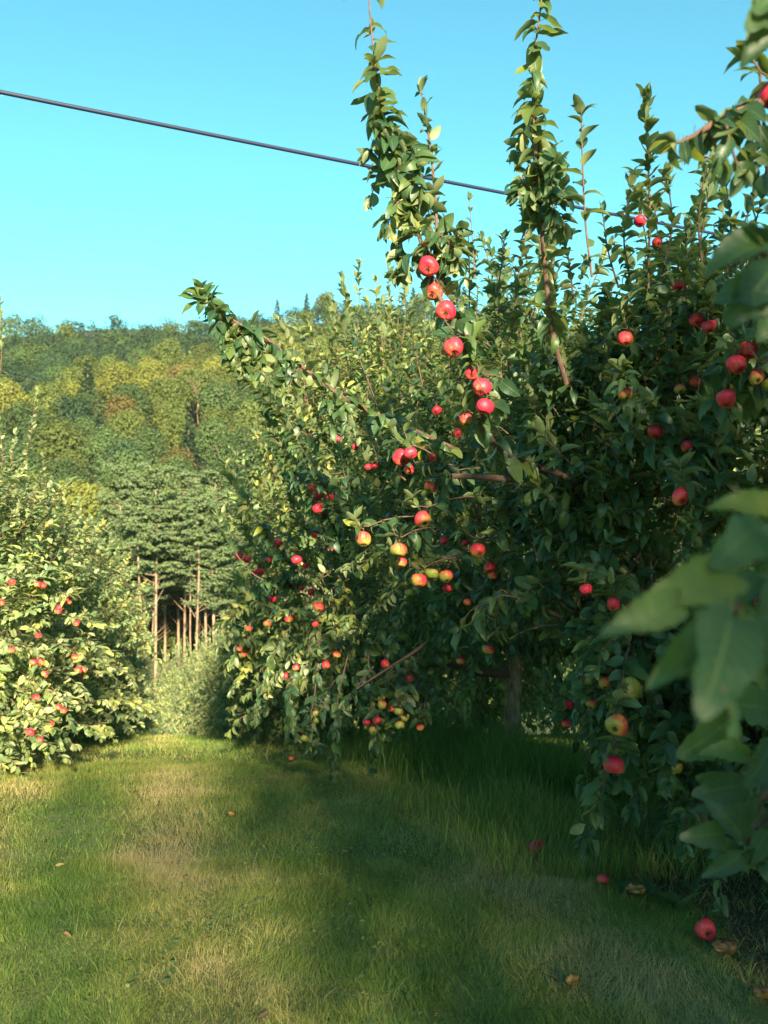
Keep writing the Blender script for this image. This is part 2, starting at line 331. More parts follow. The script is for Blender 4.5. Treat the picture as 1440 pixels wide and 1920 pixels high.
def turf_tone(x, y):
    d = x-(xr(y)-2.6)
    t = .33+.20*(vnoise(x,y,.5)-.5)+.46*(vnoise(x+31+.27*y,y*.16,.42)-.5)+.14*(vnoise(x+31,y,1.5)-.5)+.30*(vnoise(x+5,y+8,.2)-.5)
    t += .10+.22*np.exp(-((d-.0)/.28)**2)+.20*np.exp(-((d-1.3)/.33)**2)+.20*np.exp(-((d+1.1)/.35)**2)-.13*np.exp(-((d-.66)/.26)**2)-.15*np.exp(-((d+.55)/.2)**2)
    t += .05*np.clip((8-y)/6,0,1)*np.clip(-d/1.5,0,1)+.13*np.clip((d-1.1)/.3,0,1)*np.clip((5.2-y)/1,0,1)
    for px, py, r in SPOTS:
        p = P(px, py, F*CZ/(py-960)); t = t+.26*np.exp(-(((x-p[0])/r)**2+((y-p[1])/(r*.7))**2))
    return t
def lay(x, y): return (vnoise(x+3,y+3,.4)*14+vnoise(x,y+50,.15)*4)
g = Geo()
for n, y0, y1, h, w in ((170000,2.3,4.3,(.016,.048),(.0007,.0015)),(130000,4.3,7.5,(.02,.05),(.0012,.0022)),(100000,7.5,20,(.025,.06),(.003,.005))):
    x, y = frus(n, y0, y1); n2 = int(n*.6); x2 = U(.44,.44+3.4/y0,n2)*np.sign(U(-1,1,n2)); y2 = np.sqrt(U((y0 if y0 > 2.5 else .6)**2, y1**2, n2)); x2 = np.sign(x2)*(.44*y2+.4+U(0,2.6,n2))
    x = np.r_[x, x2]; y = np.r_[y, y2]; n = len(x); tn = turf_tone(x, y); keep = (U(0,1,n) > bare(x,y)*.9)
    x, y, tn = x[keep], y[keep], tn[keep]; n = len(x)
    tn = np.clip(tn+rng.normal(size=n)*.13, 0, .93); tuft = vnoise(x, y, .13)
    hh = U(*h,n)*(.55+.9*tuft)*(1+.5*(vnoise(x,y,.6)-.5))
    flat = U(0,1,n) < .35; az = np.where(flat, lay(x,y), U(0,6.28,n))
    blades(g, x, y, hh*np.where(flat,1.25,1), U(*w,n), tn, np.where(flat,U(.8,1.25,n),U(.15,.9,n)), 2, az)
x, y = frus(2600, 2.3, 6); tn = np.clip(turf_tone(x,y)+U(-.1,.35,2600),0,.95); blades(g, x, y, U(.05,.11,2600), U(.0008,.0018,2600), tn, U(.5,1.2,2600), 3)
o = g.build('mown_grass', [M_grass]); tag(o, 'short mown grass with straw coloured patches along the orchard alley', 'grass', kind='stuff')
g = Geo()                                               # unmown grass in the right row, brown litter near the camera
n = 26000; y = U(4.7,19,n); x = xr(y)+rng.normal(size=n)*.45; d = x-(xr(y)-.95)
k = (d > -.1*U(0,1,n)) & (np.abs(x) < .45*y+1) & ~((y < 6.2) & (x > xr(y)-.45+.2*(vnoise(x,y,.3)-.5))); x, y = x[k], y[k]; n = len(x)
tn = np.clip(.30+.5*(vnoise(x,y,.5)-.45)+rng.normal(size=n)*.14+.2*np.exp(-((y-5.2)/.6)**2), 0, .92)
blades(g, x, y, U(.08,.27,n)*(.4+.9*vnoise(x,y,.35)), U(.0018,.0034,n), tn, U(.1,.9,n), 3)
n = 9000; y = U(5.5,8.5,n); x = xr(y)+rng.normal(size=n)*.4-.1; k = np.abs(x-TR_C[0]) < 1.4; x, y = x[k], y[k]; n = len(x)
blades(g, x, y, U(.18,.42,n)*(.5+.8*vnoise(x,y,.3)), U(.002,.0035,n), np.clip(.12+rng.normal(size=n)*.1,0,.8), U(.1,.8,n), 3)
n = 9000; y = U(4.0,5.6,n); x = xr(y)-.75+rng.normal(size=n)*.28; tn = np.clip(.42+rng.normal(size=n)*.2, .1, .93)
blades(g, x, y, U(.06,.24,n)*(.3+vnoise(x,y,.25)), U(.0012,.0022,n), tn, U(.1,.8,n), 3)
n = 12000; x, y = frus(n, 2.6, 5.4); k = bare(x,y) > .3; x, y = x[k], y[k]; n = len(x)
blades(g, x, y, U(.03,.11,n), U(.001,.002,n), np.where(U(0,1,n)<.6, 1-U(0,.07,n), U(.1,.8,n)), U(.8,1.35,n), 2)
o = g.build('tall_grass', [M_grass]); tag(o, 'uncut tall grass and dry litter under the right tree row', 'grass', kind='stuff')
g = Geo()                                               # unmown strip of the left row
LX = lambda y: np.interp(y, [4,7.6,10.4,13.2,16,19,22,26], [-3.7,-4.1,-4.5,-4.95,-5.4,-6.0,-6.8,-7.8])
n = 16000; y = U(5.5,20,n); x = LX(y)+rng.normal(size=n)*.55; k = x < LX(y)+1.25; x, y = x[k], y[k]; n = len(x)
blades(g, x, y, U(.06,.2,n), U(.002,.004,n), np.clip(.15+rng.normal(size=n)*.12,0,.9), U(.1,.8,n), 3)
o = g.build('verge_grass', [M_grass]); tag(o, 'green uncut grass beneath the sunlit left tree row', 'grass', kind='stuff')
# ------------------------------------------------------------------ tree positions: name -> (x, y, crown radius, height)
TR = {'B':(1.62,4.65,1.38,3.02),'C':(.98,6.9,1.5,3.75),'D':(.12,9.0,1.6,4.35),'E':(-.5,11.6,1.5,3.6),'F':(-1.1,14.3,1.4,3.2),
      'G':(-1.8,17.1,1.3,2.9),'H':(-2.6,20,1.25,2.9),'I':(-3.6,23,1.25,3.2),'J':(-4.9,26.5,1.25,3.6),'K':(-6.5,29,1.1,3.6),
      'L0':(-4.6,4.6,1.5,2.4),'L1':(-3.95,7.0,1.8,2.5),'L2':(-4.5,10.0,1.75,2.75),'L3':(-5.0,13.0,1.65,3.0),'L4':(-5.5,16.1,1.45,2.9),'L5':(-6.1,19,1.35,2.8),'L6':(-6.8,22.2,1.3,3.0),
      'R1':(5.3,6.6,1.6,3.6),'R2':(4.7,9.2,1.6,3.7),'R3':(4.0,11.9,1.6,3.7),'R4':(3.3,14.6,1.6,3.7),'R5':(2.5,17.4,1.5,3.6),'R6':(1.6,20.4,1.5,3.8),'R7':(.6,23.5,1.5,3.8),
      'A':(2.35,2.2,1.45,4.1),'A0':(2.5,-.8,1.75,4.2),'A1':(.65,-3.1,1.75,3.9),'A2':(3.3,-3.6,1.7,4.2),'A3':(1.6,-6.6,1.8,4.6)}
def envelope(k):
    x, y, R, H = TR[k]; g0 = float(gz(x, y)); return np.array([x, y, g0+H*.54]), np.array([R, R, H*.47])
def surface(px, py, keys):
    d = P(px, py, 1.)-np.array([0,0,CZ]); o = np.array([0,0,CZ]); best = None
    for k in keys:
        c, r = envelope(k); a = d/r; b = (o-c)/r; A = a@a; B = 2*a@b; Cc = b@b-1; D = B*B-4*A*Cc
        if D > 0:
            s = (-B-math.sqrt(D))/(2*A)
            if s > .5 and (best is None or s < best[0]): best = (s, k)
    return best
# fruit seen in the photo: px, py, diameter px, redness 0..1, depth (0 = on the crown's surface), label
AP = [
(803,500,38,1.,3.52,'bright red apple hanging topmost on the tall leaning leader against the sky'),
(812,547,35,.75,3.62,'brownish red apple half behind the leader stem, second from its top'),
(836,583,38,1.,3.5,'deep crimson apple third down the leaning leader, its calyx facing out'),
(850,652,38,.95,3.5,'pinkish red apple with a green base, fourth down the leaning leader'),
(884,700,26,.95,3.75,'red apple mostly hidden behind the leader stem above the stacked pair'),
(903,726,34,.95,3.6,'upper apple of the red pair stacked right of the leader stem'),
(908,763,34,1.,3.55,'lower apple of the red pair stacked right of the leader stem'),
(874,788,26,.55,3.7,'dull orange apple tucked in shade left of the stacked red pair'),
(818,770,19,1.,5.8,'small red apple alone in sunlit leaves left of the leaning leader'),
(753,858,35,.95,3.9,'large bright coral red apple by itself left of the shaded crown'),
(769,850,24,1.,4.05,'dark red apple peeping out behind the large coral red apple'),
(767,880,16,.8,4.2,'small orange red apple just below the large coral red apple'),
(811,857,14,1.,6,'tiny red apple between green leaves right of the large coral apple'),
(858,812,14,1.,5,'tiny scarlet apple under the dull orange shaded apple'),
(807,914,24,.6,4.4,'narrow brownish pink apple below the horizontal twig stub'),
(793,975,31,.62,4.3,'dusky red green apple with open calyx alone above the orange cluster'),
(681,1011,31,.45,4.3,'orange green apple hanging left of the red shouldered green one'),
(747,1032,33,.42,4.1,'green apple with red shoulder hanging above a smaller orange one'),
(752,1055,22,.45,4.25,'small orange apple right below the green red shouldered apple'),
(785,1089,29,.6,4.3,'orange red apple at the left of the trio in the dark crown'),
(809,1076,26,.15,4.35,'yellow green apple in the middle of the trio in the dark crown'),
(836,1081,27,.4,4.4,'tan orange apple at the right of the trio in the dark crown'),
(769,1111,17,.05,4.5,'small green apple beneath the orange red one of the trio'),
(839,1103,15,1.,4.8,'small crimson apple hanging beneath the tan orange one of the trio'),
(896,1032,30,.75,4.2,'maroon and green apple right of the row of hanging fruit'),
(832,1014,14,1.,5.6,'little pink apple above the trio beside a gap in the leaves'),
(872,1018,13,1.,5.6,'little pink apple left of the maroon and green apple'),
(918,1063,22,.9,4.6,'pink red apple partly behind leaves below the maroon and green one'),
(922,1079,17,.6,4.7,'small orange apple touching the pink red apple from below'),
(877,1129,17,.5,5.0,'small orange apple alone in dark leaves above the trunk'),
(633,824,13,1.,6.4,'tiny scarlet apple highest among the leaves of the arching branch'),
(666,838,10,1.,6.6,'tiny scarlet apple beside a pale folded leaf'),
(690,876,13,.9,6.4,'left apple of a tiny orange red pair under the arching branch'),
(702,874,11,.9,6.5,'right apple of a tiny orange red pair under the arching branch'),
(596,930,22,1.,5.9,'upper left apple of the crimson trio on the bright side branch'),
(618,932,17,.95,6.1,'smaller pink apple right of the crimson trio pair'),
(597,954,24,1.,5.8,'lowest and largest apple of the crimson trio on the bright side branch'),
(583,914,11,.8,6.2,'tiny orange apple above the crimson trio'),
(521,1020,18,1.,6.9,'single coral red apple left of the crimson trio, lower down'),
(590,1003,11,.9,6.8,'tiny red apple below the crimson trio among pale leaves'),
(620,1029,11,.8,6.8,'tiny red apple right of a sunlit leaf cluster below the trio'),
(556,1050,20,1.,6.6,'round coral red apple alone on the sunlit lower side branch'),
(573,1061,12,.9,6.9,'small pink apple at the lower right of the round coral one'),
(448,1042,16,1.,7.8,'left apple of the red pair nearest the pine trunks'),
(463,1049,15,.95,7.9,'right apple of the red pair nearest the pine trunks'),
(487,1071,16,1.,7.8,'red apple below the pair nearest the pine trunks'),
(476,1075,9,1.,8.1,'very small red apple left of the one below the red pair'),
(507,1050,14,.85,7.8,'orange red apple between the red pair and the round coral apple'),
(565,1103,9,1.,7.4,'very small pink apple left in the faint pair in mid leaves'),
(583,1110,13,.9,7.2,'pale pink apple right in the faint pair in mid leaves'),
(511,1123,16,.9,7.7,'pink red apple above the dark hollow of the middle tree'),
(597,1138,20,.7,6.4,'orange apple with red crown at the edge of the shade'),
(591,1170,14,.7,6.7,'small salmon apple under the orange apple at the shade edge'),
(500,1170,15,.6,7.8,'light orange apple at the left of two over the dark hollow'),
(541,1162,15,.55,7.6,'orange apple at the right of two over the dark hollow'),
(553,1157,11,.3,7.8,'yellowish apple touching the right of two over the dark hollow'),
(466,1179,13,.7,8.2,'pale salmon apple at the left rim of the middle tree'),
(449,1217,10,.7,9.,'faint pink apple in sunlit leaves low at the left rim'),
(457,1228,9,.6,9.,'faint orange apple just below the faint pink one at the left rim'),
(611,1247,16,.7,5.9,'orange red apple at the left end of a short slanting row'),
(620,1239,12,.2,6.1,'yellow apple in the middle of a short slanting row'),
(631,1228,16,.5,5.9,'orange apple at the upper end of a short slanting row'),
(537,1267,15,.85,6.8,'solitary red apple low on the middle tree above the turf'),
(555,1252,11,.6,7.1,'dull pink apple hidden in leaves above the solitary red one'),
(722,1245,18,.7,6.0,'peach red apple beside the bare slanting twig'),
(684,1240,14,.1,6.2,'yellow green apple left of the peach red one by the slanting twig'),
(768,1273,18,.8,5.9,'shaded red apple right of the bare slanting twig'),
(806,1261,13,.15,6.1,'small yellow apple above the dark space by the trunk'),
(714,1309,18,.15,5.5,'yellow apple at the top of the low hanging bunch'),
(701,1320,14,.2,5.6,'dull yellow apple at the left of the low hanging bunch'),
(716,1322,18,.35,5.45,'tan apple under the top yellow one of the low hanging bunch'),
(733,1330,14,.5,5.55,'reddish tan apple in the centre of the low hanging bunch'),
(747,1334,18,.12,5.4,'yellow apple at the upper right of the low hanging bunch'),
(759,1345,17,.1,5.5,'shaded yellow apple rightmost in the low hanging bunch'),
(749,1360,19,.1,5.35,'bright yellow apple at the bottom right of the hanging bunch'),
(687,1354,16,.9,5.45,'pink apple at the lower left of the hanging bunch'),
(707,1351,16,1.,5.4,'crimson apple low in the middle of the hanging bunch'),
(699,1370,16,.25,5.35,'mustard apple with open calyx, lowest of the hanging bunch'),
(788,1364,12,.4,5.7,'pale tan apple alone right of the hanging bunch'),
(592,1338,14,.0,5.9,'dark green apple above another one near the drooping branch tip'),
(594,1351,14,.0,5.9,'dark green apple under its twin near the drooping branch tip'),
(571,1385,13,.1,5.7,'dull green apple lowest near the drooping branch tip'),
(916,1218,24,.5,5.2,'shaded orange brown apple above the bark of the trunk'),
(864,1240,17,.5,5.9,'shaded orange apple left of the trunk over the bare limb'),
(1200,415,22,1.,4.2,'crimson apple in the bushy top of the right tree before the cable'),
(1232,455,18,.9,4.3,'dark red apple in leaves below the crimson one at the top'),
(1271,535,22,1.,4.0,'scarlet apple beside a bright green leaf in the right tree'),
(1306,600,28,1.,3.6,'scarlet apple cut by a leaf, left of a lighter coral one'),
(1330,612,28,.85,3.5,'coral apple right of the scarlet one high in the right tree'),
(1403,658,34,1.,2.9,'magenta apple crossed by a dark twig near the right edge'),
(1381,684,34,1.,2.85,'magenta apple lower left of the twig crossed one'),
(1418,708,28,.6,2.9,'orange shaded apple beneath the two magenta ones'),
(1442,722,24,.2,2.95,'yellowish apple cut by the right edge beneath the magenta ones'),
(1362,748,34,.85,2.95,'red apple with a leaf across it below the magenta pair'),
(1228,810,28,1.,3.5,'vivid scarlet apple half covered in the middle of the right tree'),
(1289,837,26,.8,3.5,'orange red apple seen between leaves right of the vivid scarlet one'),
(1277,932,36,.9,3.15,'plump coral red apple under a broad leaf left of the blurred leaves'),
(1172,740,26,.5,3.7,'dim orange apple deep in shade in the right tree'),
(1173,636,30,.75,3.7,'dark wine red apple overhung by a leaf in the right tree'),
(1305,716,18,.8,3.8,'small dull pink apple in the deep shade of the right tree'),
(1275,730,18,.4,3.8,'small brown apple in the deep shade left of the dull pink one'),
(1098,1105,22,1.,3.5,'pink apple peeping through dark leaves at mid height'),
(1150,1133,26,.9,3.5,'salmon pink apple partly covered below the dark hollow'),
(1104,1277,20,.1,3.9,'yellow green apple behind a leaf low in the right tree'),
(1136,1281,28,.5,3.7,'shaded orange apple right of the yellow green one'),
(1109,1319,22,.4,3.8,'amber apple below and left of the shaded orange one'),
(1067,1321,13,.9,4.2,'small dusky pink apple left of the amber one'),
(1062,1357,11,.7,4.3,'tiny salmon apple over a pale leaf low in the right tree'),
(1156,1360,41,.48,3.35,'large yellow red apple with dark open calyx low in the right tree'),
(1151,1434,39,.68,3.35,'large red topped yellow apple, the lowest hanging in the right tree'),
(1268,1442,24,.0,3.7,'dark green apple in the black shade at the foot of the right tree'),
(1349,1408,15,1.,3.2,'small purple apple in shade beside the right hand twigs'),
(1442,180,40,1.,2.05,'big red apple at the top right edge of the picture'),
(22,1092,15,.9,0,'dark red apple at the far left in the sunlit left row'),
(70,1096,13,.9,0,'left apple of the dark red pair high in the left row'),
(80,1098,14,.95,0,'right apple of the dark red pair high in the left row'),
(112,1140,13,.9,0,'coral apple of a pair left of a pinkish one'),
(128,1128,13,.8,0,'pinkish apple upper right of the coral pair in the left row'),
(109,1146,12,.9,0,'lower coral apple of the pair in the left row'),
(143,1169,13,.8,0,'salmon apple below the coral pair in the left row'),
(72,1192,14,.85,0,'pink apple alone in the middle of the left row'),
(20,1219,11,.7,0,'faint pink apple near the left edge at mid height'),
(63,1242,13,.9,0,'left one of two touching pink apples in the left row'),
(76,1241,14,.9,0,'right one of two touching pink apples in the left row'),
(84,1264,11,.7,0,'small salmon apple under the two touching pink ones'),
(140,1233,12,.8,0,'small pink apple above a dark gap in the left row'),
(147,1256,12,.85,0,'rose apple of a pair beside the dark gap'),
(156,1257,11,.8,0,'paler apple of a pair beside the dark gap'),
(153,1274,10,.6,0,'orange apple just below the pair beside the dark gap'),
(68,1308,11,.85,0,'small red apple on the lower left tree'),
(110,1326,13,.8,0,'pink apple of a slanting pair on the lower left tree'),
(119,1333,12,.75,0,'lower apple of a slanting pair on the lower left tree'),
(95,1357,15,.75,0,'pale coral apple low on the left tree'),
(56,1373,18,.95,0,'brightest red apple low on the left tree near its drooping leaves'),
(75,1388,13,.8,0,'salmon apple right below the brightest red one'),
(204,1301,12,.7,0,'left salmon apple of a pair near the alley in the left row'),
(214,1304,13,.75,0,'right salmon apple of a pair near the alley in the left row'),
(230,1343,10,.7,0,'tiny orange apple farthest along the left row'),
(165,1388,12,.4,0,'amber apple above its twin low at the left row edge'),
(166,1400,11,.35,0,'amber apple under its twin low at the left row edge'),
(2,1131,14,.9,0,'dark apple cut by the left edge of the picture'),
]
LK = ['L1','L2','L3','L4','L5']
def lathe_apple(seg=22, rg=15, R=.039):
    V = []; t = np.linspace(.0, np.pi, rg)
    for k, a in enumerate(t):
        for j in range(seg):
            f = 2*np.pi*j/seg; s = math.sin(a); c = math.cos(a)
            r = R*(s**.9 if s > 1e-6 else 0)*(1+.10*c)*(1+.018*math.cos(5*f)*(1-c)/2); r = max(r, R*.015)
            z = R*.93*c-np.sign(c)*R*(.42 if c > 0 else .3)*math.exp(-(s/.33)**2)
            V.append((r*math.cos(f), r*math.sin(f), z))
    Q = [(k*seg+j, (k+1)*seg+j, (k+1)*seg+(j+1)%seg, k*seg+(j+1)%seg) for k in range(rg-1) for j in range(seg)]
    return V, Q
AV, AQ = lathe_apple()
apple_mes = []
for i in range(5):
    av = np.array(AV); dn = nrm(av); w1 = nrm(rng.normal(size=3)); w2 = nrm(rng.normal(size=3))
    av = av*(1+.055*np.sin(2.2*dn@w1*1.6+i)+.03*np.sin(5*dn@w2))[:,None]; av[:,0] += av[:,2]*U(-.14,.14); av[:,1] += av[:,2]*U(-.14,.14)
    proto = quads('apple', av, AQ, [M_apple]); apple_mes.append(proto.data); bpy.data.objects.remove(proto)
gg = Geo(); gg.tube([(0,0,.020),(.001,0,.030),(.004,.001,.045),(.007,0,.058)], [.0016,.0013,.0014,.0022], 0, 5); so_ = gg.build('stem', [M_stem]); stem_me = so_.data; bpy.data.objects.remove(so_)
gg = Geo()
for k in range(6):
    a = k*np.pi/3; d = np.array([math.cos(a), math.sin(a), 0]); gg.tube([d*.002+[0,0,-.0255], d*.006+[0,0,-.0275], d*.009+[0,0,-.033], d*.006+[0,0,-.037]], [.0028,.0026,.0016,.0004], 0, 4)
cl_ = gg.build('calyx', [M_cal]); cal_me = cl_.data; bpy.data.objects.remove(cl_)
RV = np.array(AV); rd_ = nrm(RV); rn_ = np.sin(rd_@np.array([3.1,5.2,1.7])*2.3)+np.sin(rd_@np.array([-6.2,2.3,7.1])*1.9+1)*.6
RV = RV*(1+.10*rn_[:,None]); cut_ = nrm(np.array([-.5,-.6,.7])); h_ = RV@cut_; RV = RV-cut_*(np.clip(h_-.014,0,1)*1.5)[:,None]+rng.normal(size=RV.shape)*.0012
proto = quads('apple', RV, AQ, [M_apple]); rotten_me = proto.data; bpy.data.objects.remove(proto)
SPURS = {k: [] for k in TR}
def add_apple(pos, D, red, label, tilt, group, rot=0., sq=(1,1,1), parts=True):
    o = bpy.data.objects.new('apple', rotten_me if rot > .45 else apple_mes[rng.integers(5)]); C.objects.link(o)
    o.matrix_world = Matrix.Translation(Vector(pos)) @ Matrix.Rotation(U(-.5,.5), 4, 'Z') @ Matrix.Rotation(-tilt, 4, 'X') @ Matrix.Rotation(U(-2.6,.6), 4, 'Z') @ Matrix.Diagonal((*(np.array(sq)*D/.078), 1))
    o.color = (red, rot, 0, 1); tag(o, label, 'apple', group)
    if parts:
        for nm, me in (('stem', stem_me), ('calyx', cal_me)):
            c = bpy.data.objects.new(nm, me); C.objects.link(c); c.parent = o
    return o
for (px, py, dm, red, dep, label) in AP:
    key = None
    if dep == 0:
        s = surface(px, py, LK)
        if px < 135 and py > 1290: dep, key = 6.3, 'L1'
        elif s: dep, key = s[0]-.08-(.22 if py > 1200 else 0.), s[1]
        else:
            key = min(LK, key=lambda k: abs(720+F*TR[k][0]/TR[k][1]-px)); dep = TR[key][1]-.3
    D = float(np.clip(dm*dep/F, .05, .084)); p = P(px, py, dep)
    APPLES.append((px, py, D/2*F/dep, dep)); 
    if key is None: key = min(['B','C','D'] if dep > 2.5 else ['A'], key=lambda k: np.linalg.norm((p-envelope(k)[0])/envelope(k)[1]))
    SPURS[key].append((p, D))
    up = (py-960)/F; tilt = (U(.35,.95) if up < .05 else U(.1,.7))
    if label.find('calyx') >= 0: tilt = 1.25 if 'dark open' in label else 1.0
    if 'red topped' in label: tilt = .1
    add_apple(p, D, (.18+.66*red if key in LK else .32+.68*red) if dep < 7.3 or red < .6 or key in LK else 1.1*red, label, tilt, 'apples hanging in the left row' if key in LK else 'apples hanging in the right row', parts=dm > 9,
              sq=(U(.95,1.06), U(.95,1.06), U(.88,1.02)))
APN = np.array(APPLES)
def prune_apples(p, L):
    x, y = project(p); m = np.ones(len(p), bool)
    d = np.hypot(x[:,None]-APN[None,:,0], y[:,None]-APN[None,:,1])
    lim = APN[None,:,2]*.75+(L*F/np.maximum(p[:,1],.2))[:,None]*.27
    hid = (d < lim) & (p[:,1][:,None] < APN[None,:,3]+.03) & (p[:,1][:,None] > 0)
    return ~hid.any(1)
def prune_B(p, L):
    x, y = project(p); m = prune_apples(p, L)
    m &= ~((x < 1075) & (y > 1195+U(-25,15,len(p))) & (x > 760))
    m &= ~((x < 1040) & (p[:,1] < 4.0) & (y < 400))
    m &= ~((x < 880+U(-20,40,len(p))) & (y < 840) )
    return m & (p[:,2] > gz(p[:,0], p[:,1])+.03)
def prune_C(p, L):
    x, y = project(p); m = prune_apples(p, L)
    m &= ~((np.hypot((x-950)/58, (y-1290)/60) < 1)) & ~((y > 1285) & (x > 850)) & ~((y > 1330) & (x > 770))
    m &= ~((x < 880) & (y < 585+U(-25,25,len(p))))
    return m & (p[:,2] > gz(p[:,0], p[:,1])+.03)
def prune_out(p, L):
    x, y = project(p); m_px = L*F/np.maximum(p[:,1], .05)
    return (p[:,1] < .02) | (x-m_px*.6 > 1452) | (x < -300)
# ------------------------------------------------------------------ apple tree builder
def crown(g, c, r, n, gap, L, tm, prune, lobes=7, sprouts=22, twig=True, top=None, low=-.85, sp_L=(.35,.75), solid=.35, skirt=0, upw=.75):
    ld = nrm(rng.normal(size=(lobes,3))*[1,1,.7]+[0,0,.2])
    for i in range(n):
        d = nrm(rng.normal(size=3)); 
        if d[2] < low: d[2] = low*.6; d = nrm(d)
        lob = .74+.30*max(0, (ld@d).max())**3; rf = lob*U(solid, 1)**.45
        dd = d.copy()
        if skirt and d[2] < .1: q = math.hypot(d[0],d[1])+1e-6; dd[:2] *= (q**.15)/q*(1.+.06*skirt)
        p0 = c+r*dd*rf*.88
        dr = nrm(d*.9+np.array([0,0,upw if d[2] > -.2 else -.25])+rng.normal(size=3)*.45)
        l = U(.2,.46); side = nrm(rng.normal(size=3)); p1 = p0+dr*l*.5+side*.03; p2 = p0+dr*l+np.array([0,0,.05 if d[2] > -.2 else -.08])
        if prune is not None and not (prune(p0[None], np.array([.08]))[0] and prune(p2[None], np.array([.08]))[0]): continue
        pts = spline([p0,p1,p2], 6)
        if twig: g.tube(pts, [.0045,.0018], 1, 3)
        shoot_leaves(g, pts, gap, L, tm, .55, .05, prune)
    for i in range(sprouts):
        a = U(0,6.28); q = math.sqrt(U(0,.8)); d = np.array([q*math.cos(a), q*math.sin(a), math.sqrt(1-q*q)])
        p0 = c+r*d*.84; l = U(*sp_L); dr = nrm(np.array([0,0,1.])+d*[.45,.45,0]+rng.normal(size=3)*.1)
        pts = spline([p0, p0+dr*l*.5+rng.normal(size=3)*.015, p0+dr*l+rng.normal(size=3)*.03], 7)
        if twig: g.tube(pts, [.006,.002], 1, 4)
        shoot_leaves(g, pts, gap*1.7, (L[0]*1.05, L[1]*1.12), tm, .15, .05, prune, (1.25,.35), 5)
def ring(g, c, r, n, gap, L, tm, prune, a0=0, a1=6.283, z1=.35):
    for i in range(n):
        a = U(a0,a1); q = U(.68,.98); p0 = np.array([c[0]+r[0]*q*math.cos(a), c[1]+r[1]*q*math.sin(a), c[2]-r[2]+r[2]*U(.16,z1*2)]); o_ = np.array([math.cos(a),math.sin(a),0])
        p2 = p0+o_*U(.1,.25)+[0,0,-U(.03,.17)]
        if prune is not None and not (prune(p0[None], np.array([.08]))[0] and prune(p2[None], np.array([.08]))[0]): continue
        pts = spline([p0,(p0+p2)/2+[0,0,.06],p2],6); g.tube(pts,[.005,.002],1,3); shoot_leaves(g, pts, gap, L, tm, .7, .05, prune)
def woodwork(g, base, c, r, nl=8, tr=.075, lean=(0,0), k=9, clearf=.25):
    h0 = base[2]; fork = np.array([base[0]+lean[0], base[1]+lean[1], c[2]-r[2]*.25]); topp = c+[U(-.1,.1),U(-.1,.1),r[2]*.75]
    tp = spline([base-[0,0,.15], base*.5+fork*.5+[U(-.03,.03),0,0], fork, topp], 16); rr = np.interp(np.linspace(0,1,40),[0,.1,.3,.6,.8,1],[tr*1.6,tr*1.1,tr*.95,tr*.6,tr*.3,.008])*(1+.09*np.sin(np.arange(40)*1.9)+.05*U(-1,1,40)); tp2 = spline(tp, 40); tp2[:,:2] += np.sin(np.arange(40)*.55)[:,None]*.012; g.tube(tp2, rr, 0, k+3)
    for i in range(nl):
        f = U(.28,.75); s = tp[int(f*15)]; a = i*2.4+U(-.3,.3); q = U(.7,.95)
        e = c+r*[math.cos(a)*q*.8, math.sin(a)*q*.8, U(-.45,.5)]; mid = s*.45+e*.55+[0,0,-.1+U(-.1,.15)]
        lp = spline([s, mid, e], 10); g.tube(lp, [tr*.42,tr*.25,.006], 0, 6)
        for j in range(3):
            s2 = lp[int(U(.35,.85)*9)]; e2 = s2+nrm(rng.normal(size=3)+(e-s)*.8+[0,0,.6])*U(.3,.6); g.tube(spline([s2,(s2+e2)/2+rng.normal(size=3)*.03,e2],6), [.012,.004], 0, 4)
def shift(g, off): g.V = [v-off for v in g.V]
def spurs(k, base, tm, L, prune):
    if not SPURS.get(k): return None
    g = Geo()
    for p, D in SPURS[k]:
        c = envelope(k)[0]; inn = nrm(c-p)
        top = p+np.array([.003,0,D*.72]); b = top+inn*U(.15,.28)+np.array([0,.06,U(-.02,.1)]); e = top+nrm(top-b)*U(.03,.08)+[0,.02,.05]
        g.tube(spline([b, (b+top)/2+[0,0,.015], top, e], 6), [.004,.0025], 1, 4)
        shoot_leaves(g, spline([b,top,e],6), .012, L, tm, .4, .2, prune_apples, (1.4,.8), 5)
    shift(g, base); return g
def apple_tree(k, n, gap, L, tm, prune, leafm, label, group, tr=.075, extra=None, sprouts=22, lean=(0,0), **kw):
    x, y, R, H = TR[k]; base = np.array([x, y, float(gz(x, y))]); c, r = envelope(k)
    root = empty('apple_tree', base); tag(root, label, 'tree', group)
    g = Geo(); woodwork(g, base, c, r, tr=tr, lean=lean); shift(g, base); g.build('trunk', [M_bark], root)
    g = Geo(); crown(g, c, r, n, gap, L, tm, prune, sprouts=sprouts, **kw)
    if extra: extra(g)
    shift(g, base); g.build('crown', [leafm, M_twig], root)
    s = spurs(k, base, tm, L, prune)
    if s: s.build('fruit_spur', [leafm, M_twig], root)
    return root, base
def px_path(lst, n=24): return spline([P(*q) for q in lst], n)
def hero(root, base, lst, name, gap, L, r=(.009,.0022), leafm=None, tm=HI, n=24, m_idx=1, prune=prune_apples, seg=None, pre=None, **kw):
    g = Geo(); pts = [P(*q) for q in lst]
    if pre is not None: pts = [np.array(q) for q in pre]+pts
    pts = spline(pts, n); g.tube(pts, r, 1, 6)
    if seg is None: seg = [(0,1,gap)]
    for a, b, gp in seg:
        s = pts[int(a*(n-1)):int(b*(n-1))+1]
        if len(s) > 2: shoot_leaves(g, s, gp, L, tm, prune=prune, start=.02, rosette=4 if b >= 1 else 0, **kw)
    shift(g, base); return g.build(name, [leafm or M_leaf, M_twig], root)
BRING = lambda g: ring(g, envelope('B')[0]+[.1,0,-.1], envelope('B')[1]*[1.,.95,1.], 190, .0145, (.07,.11), HI, prune_B, 3.3, 6.2, .42)
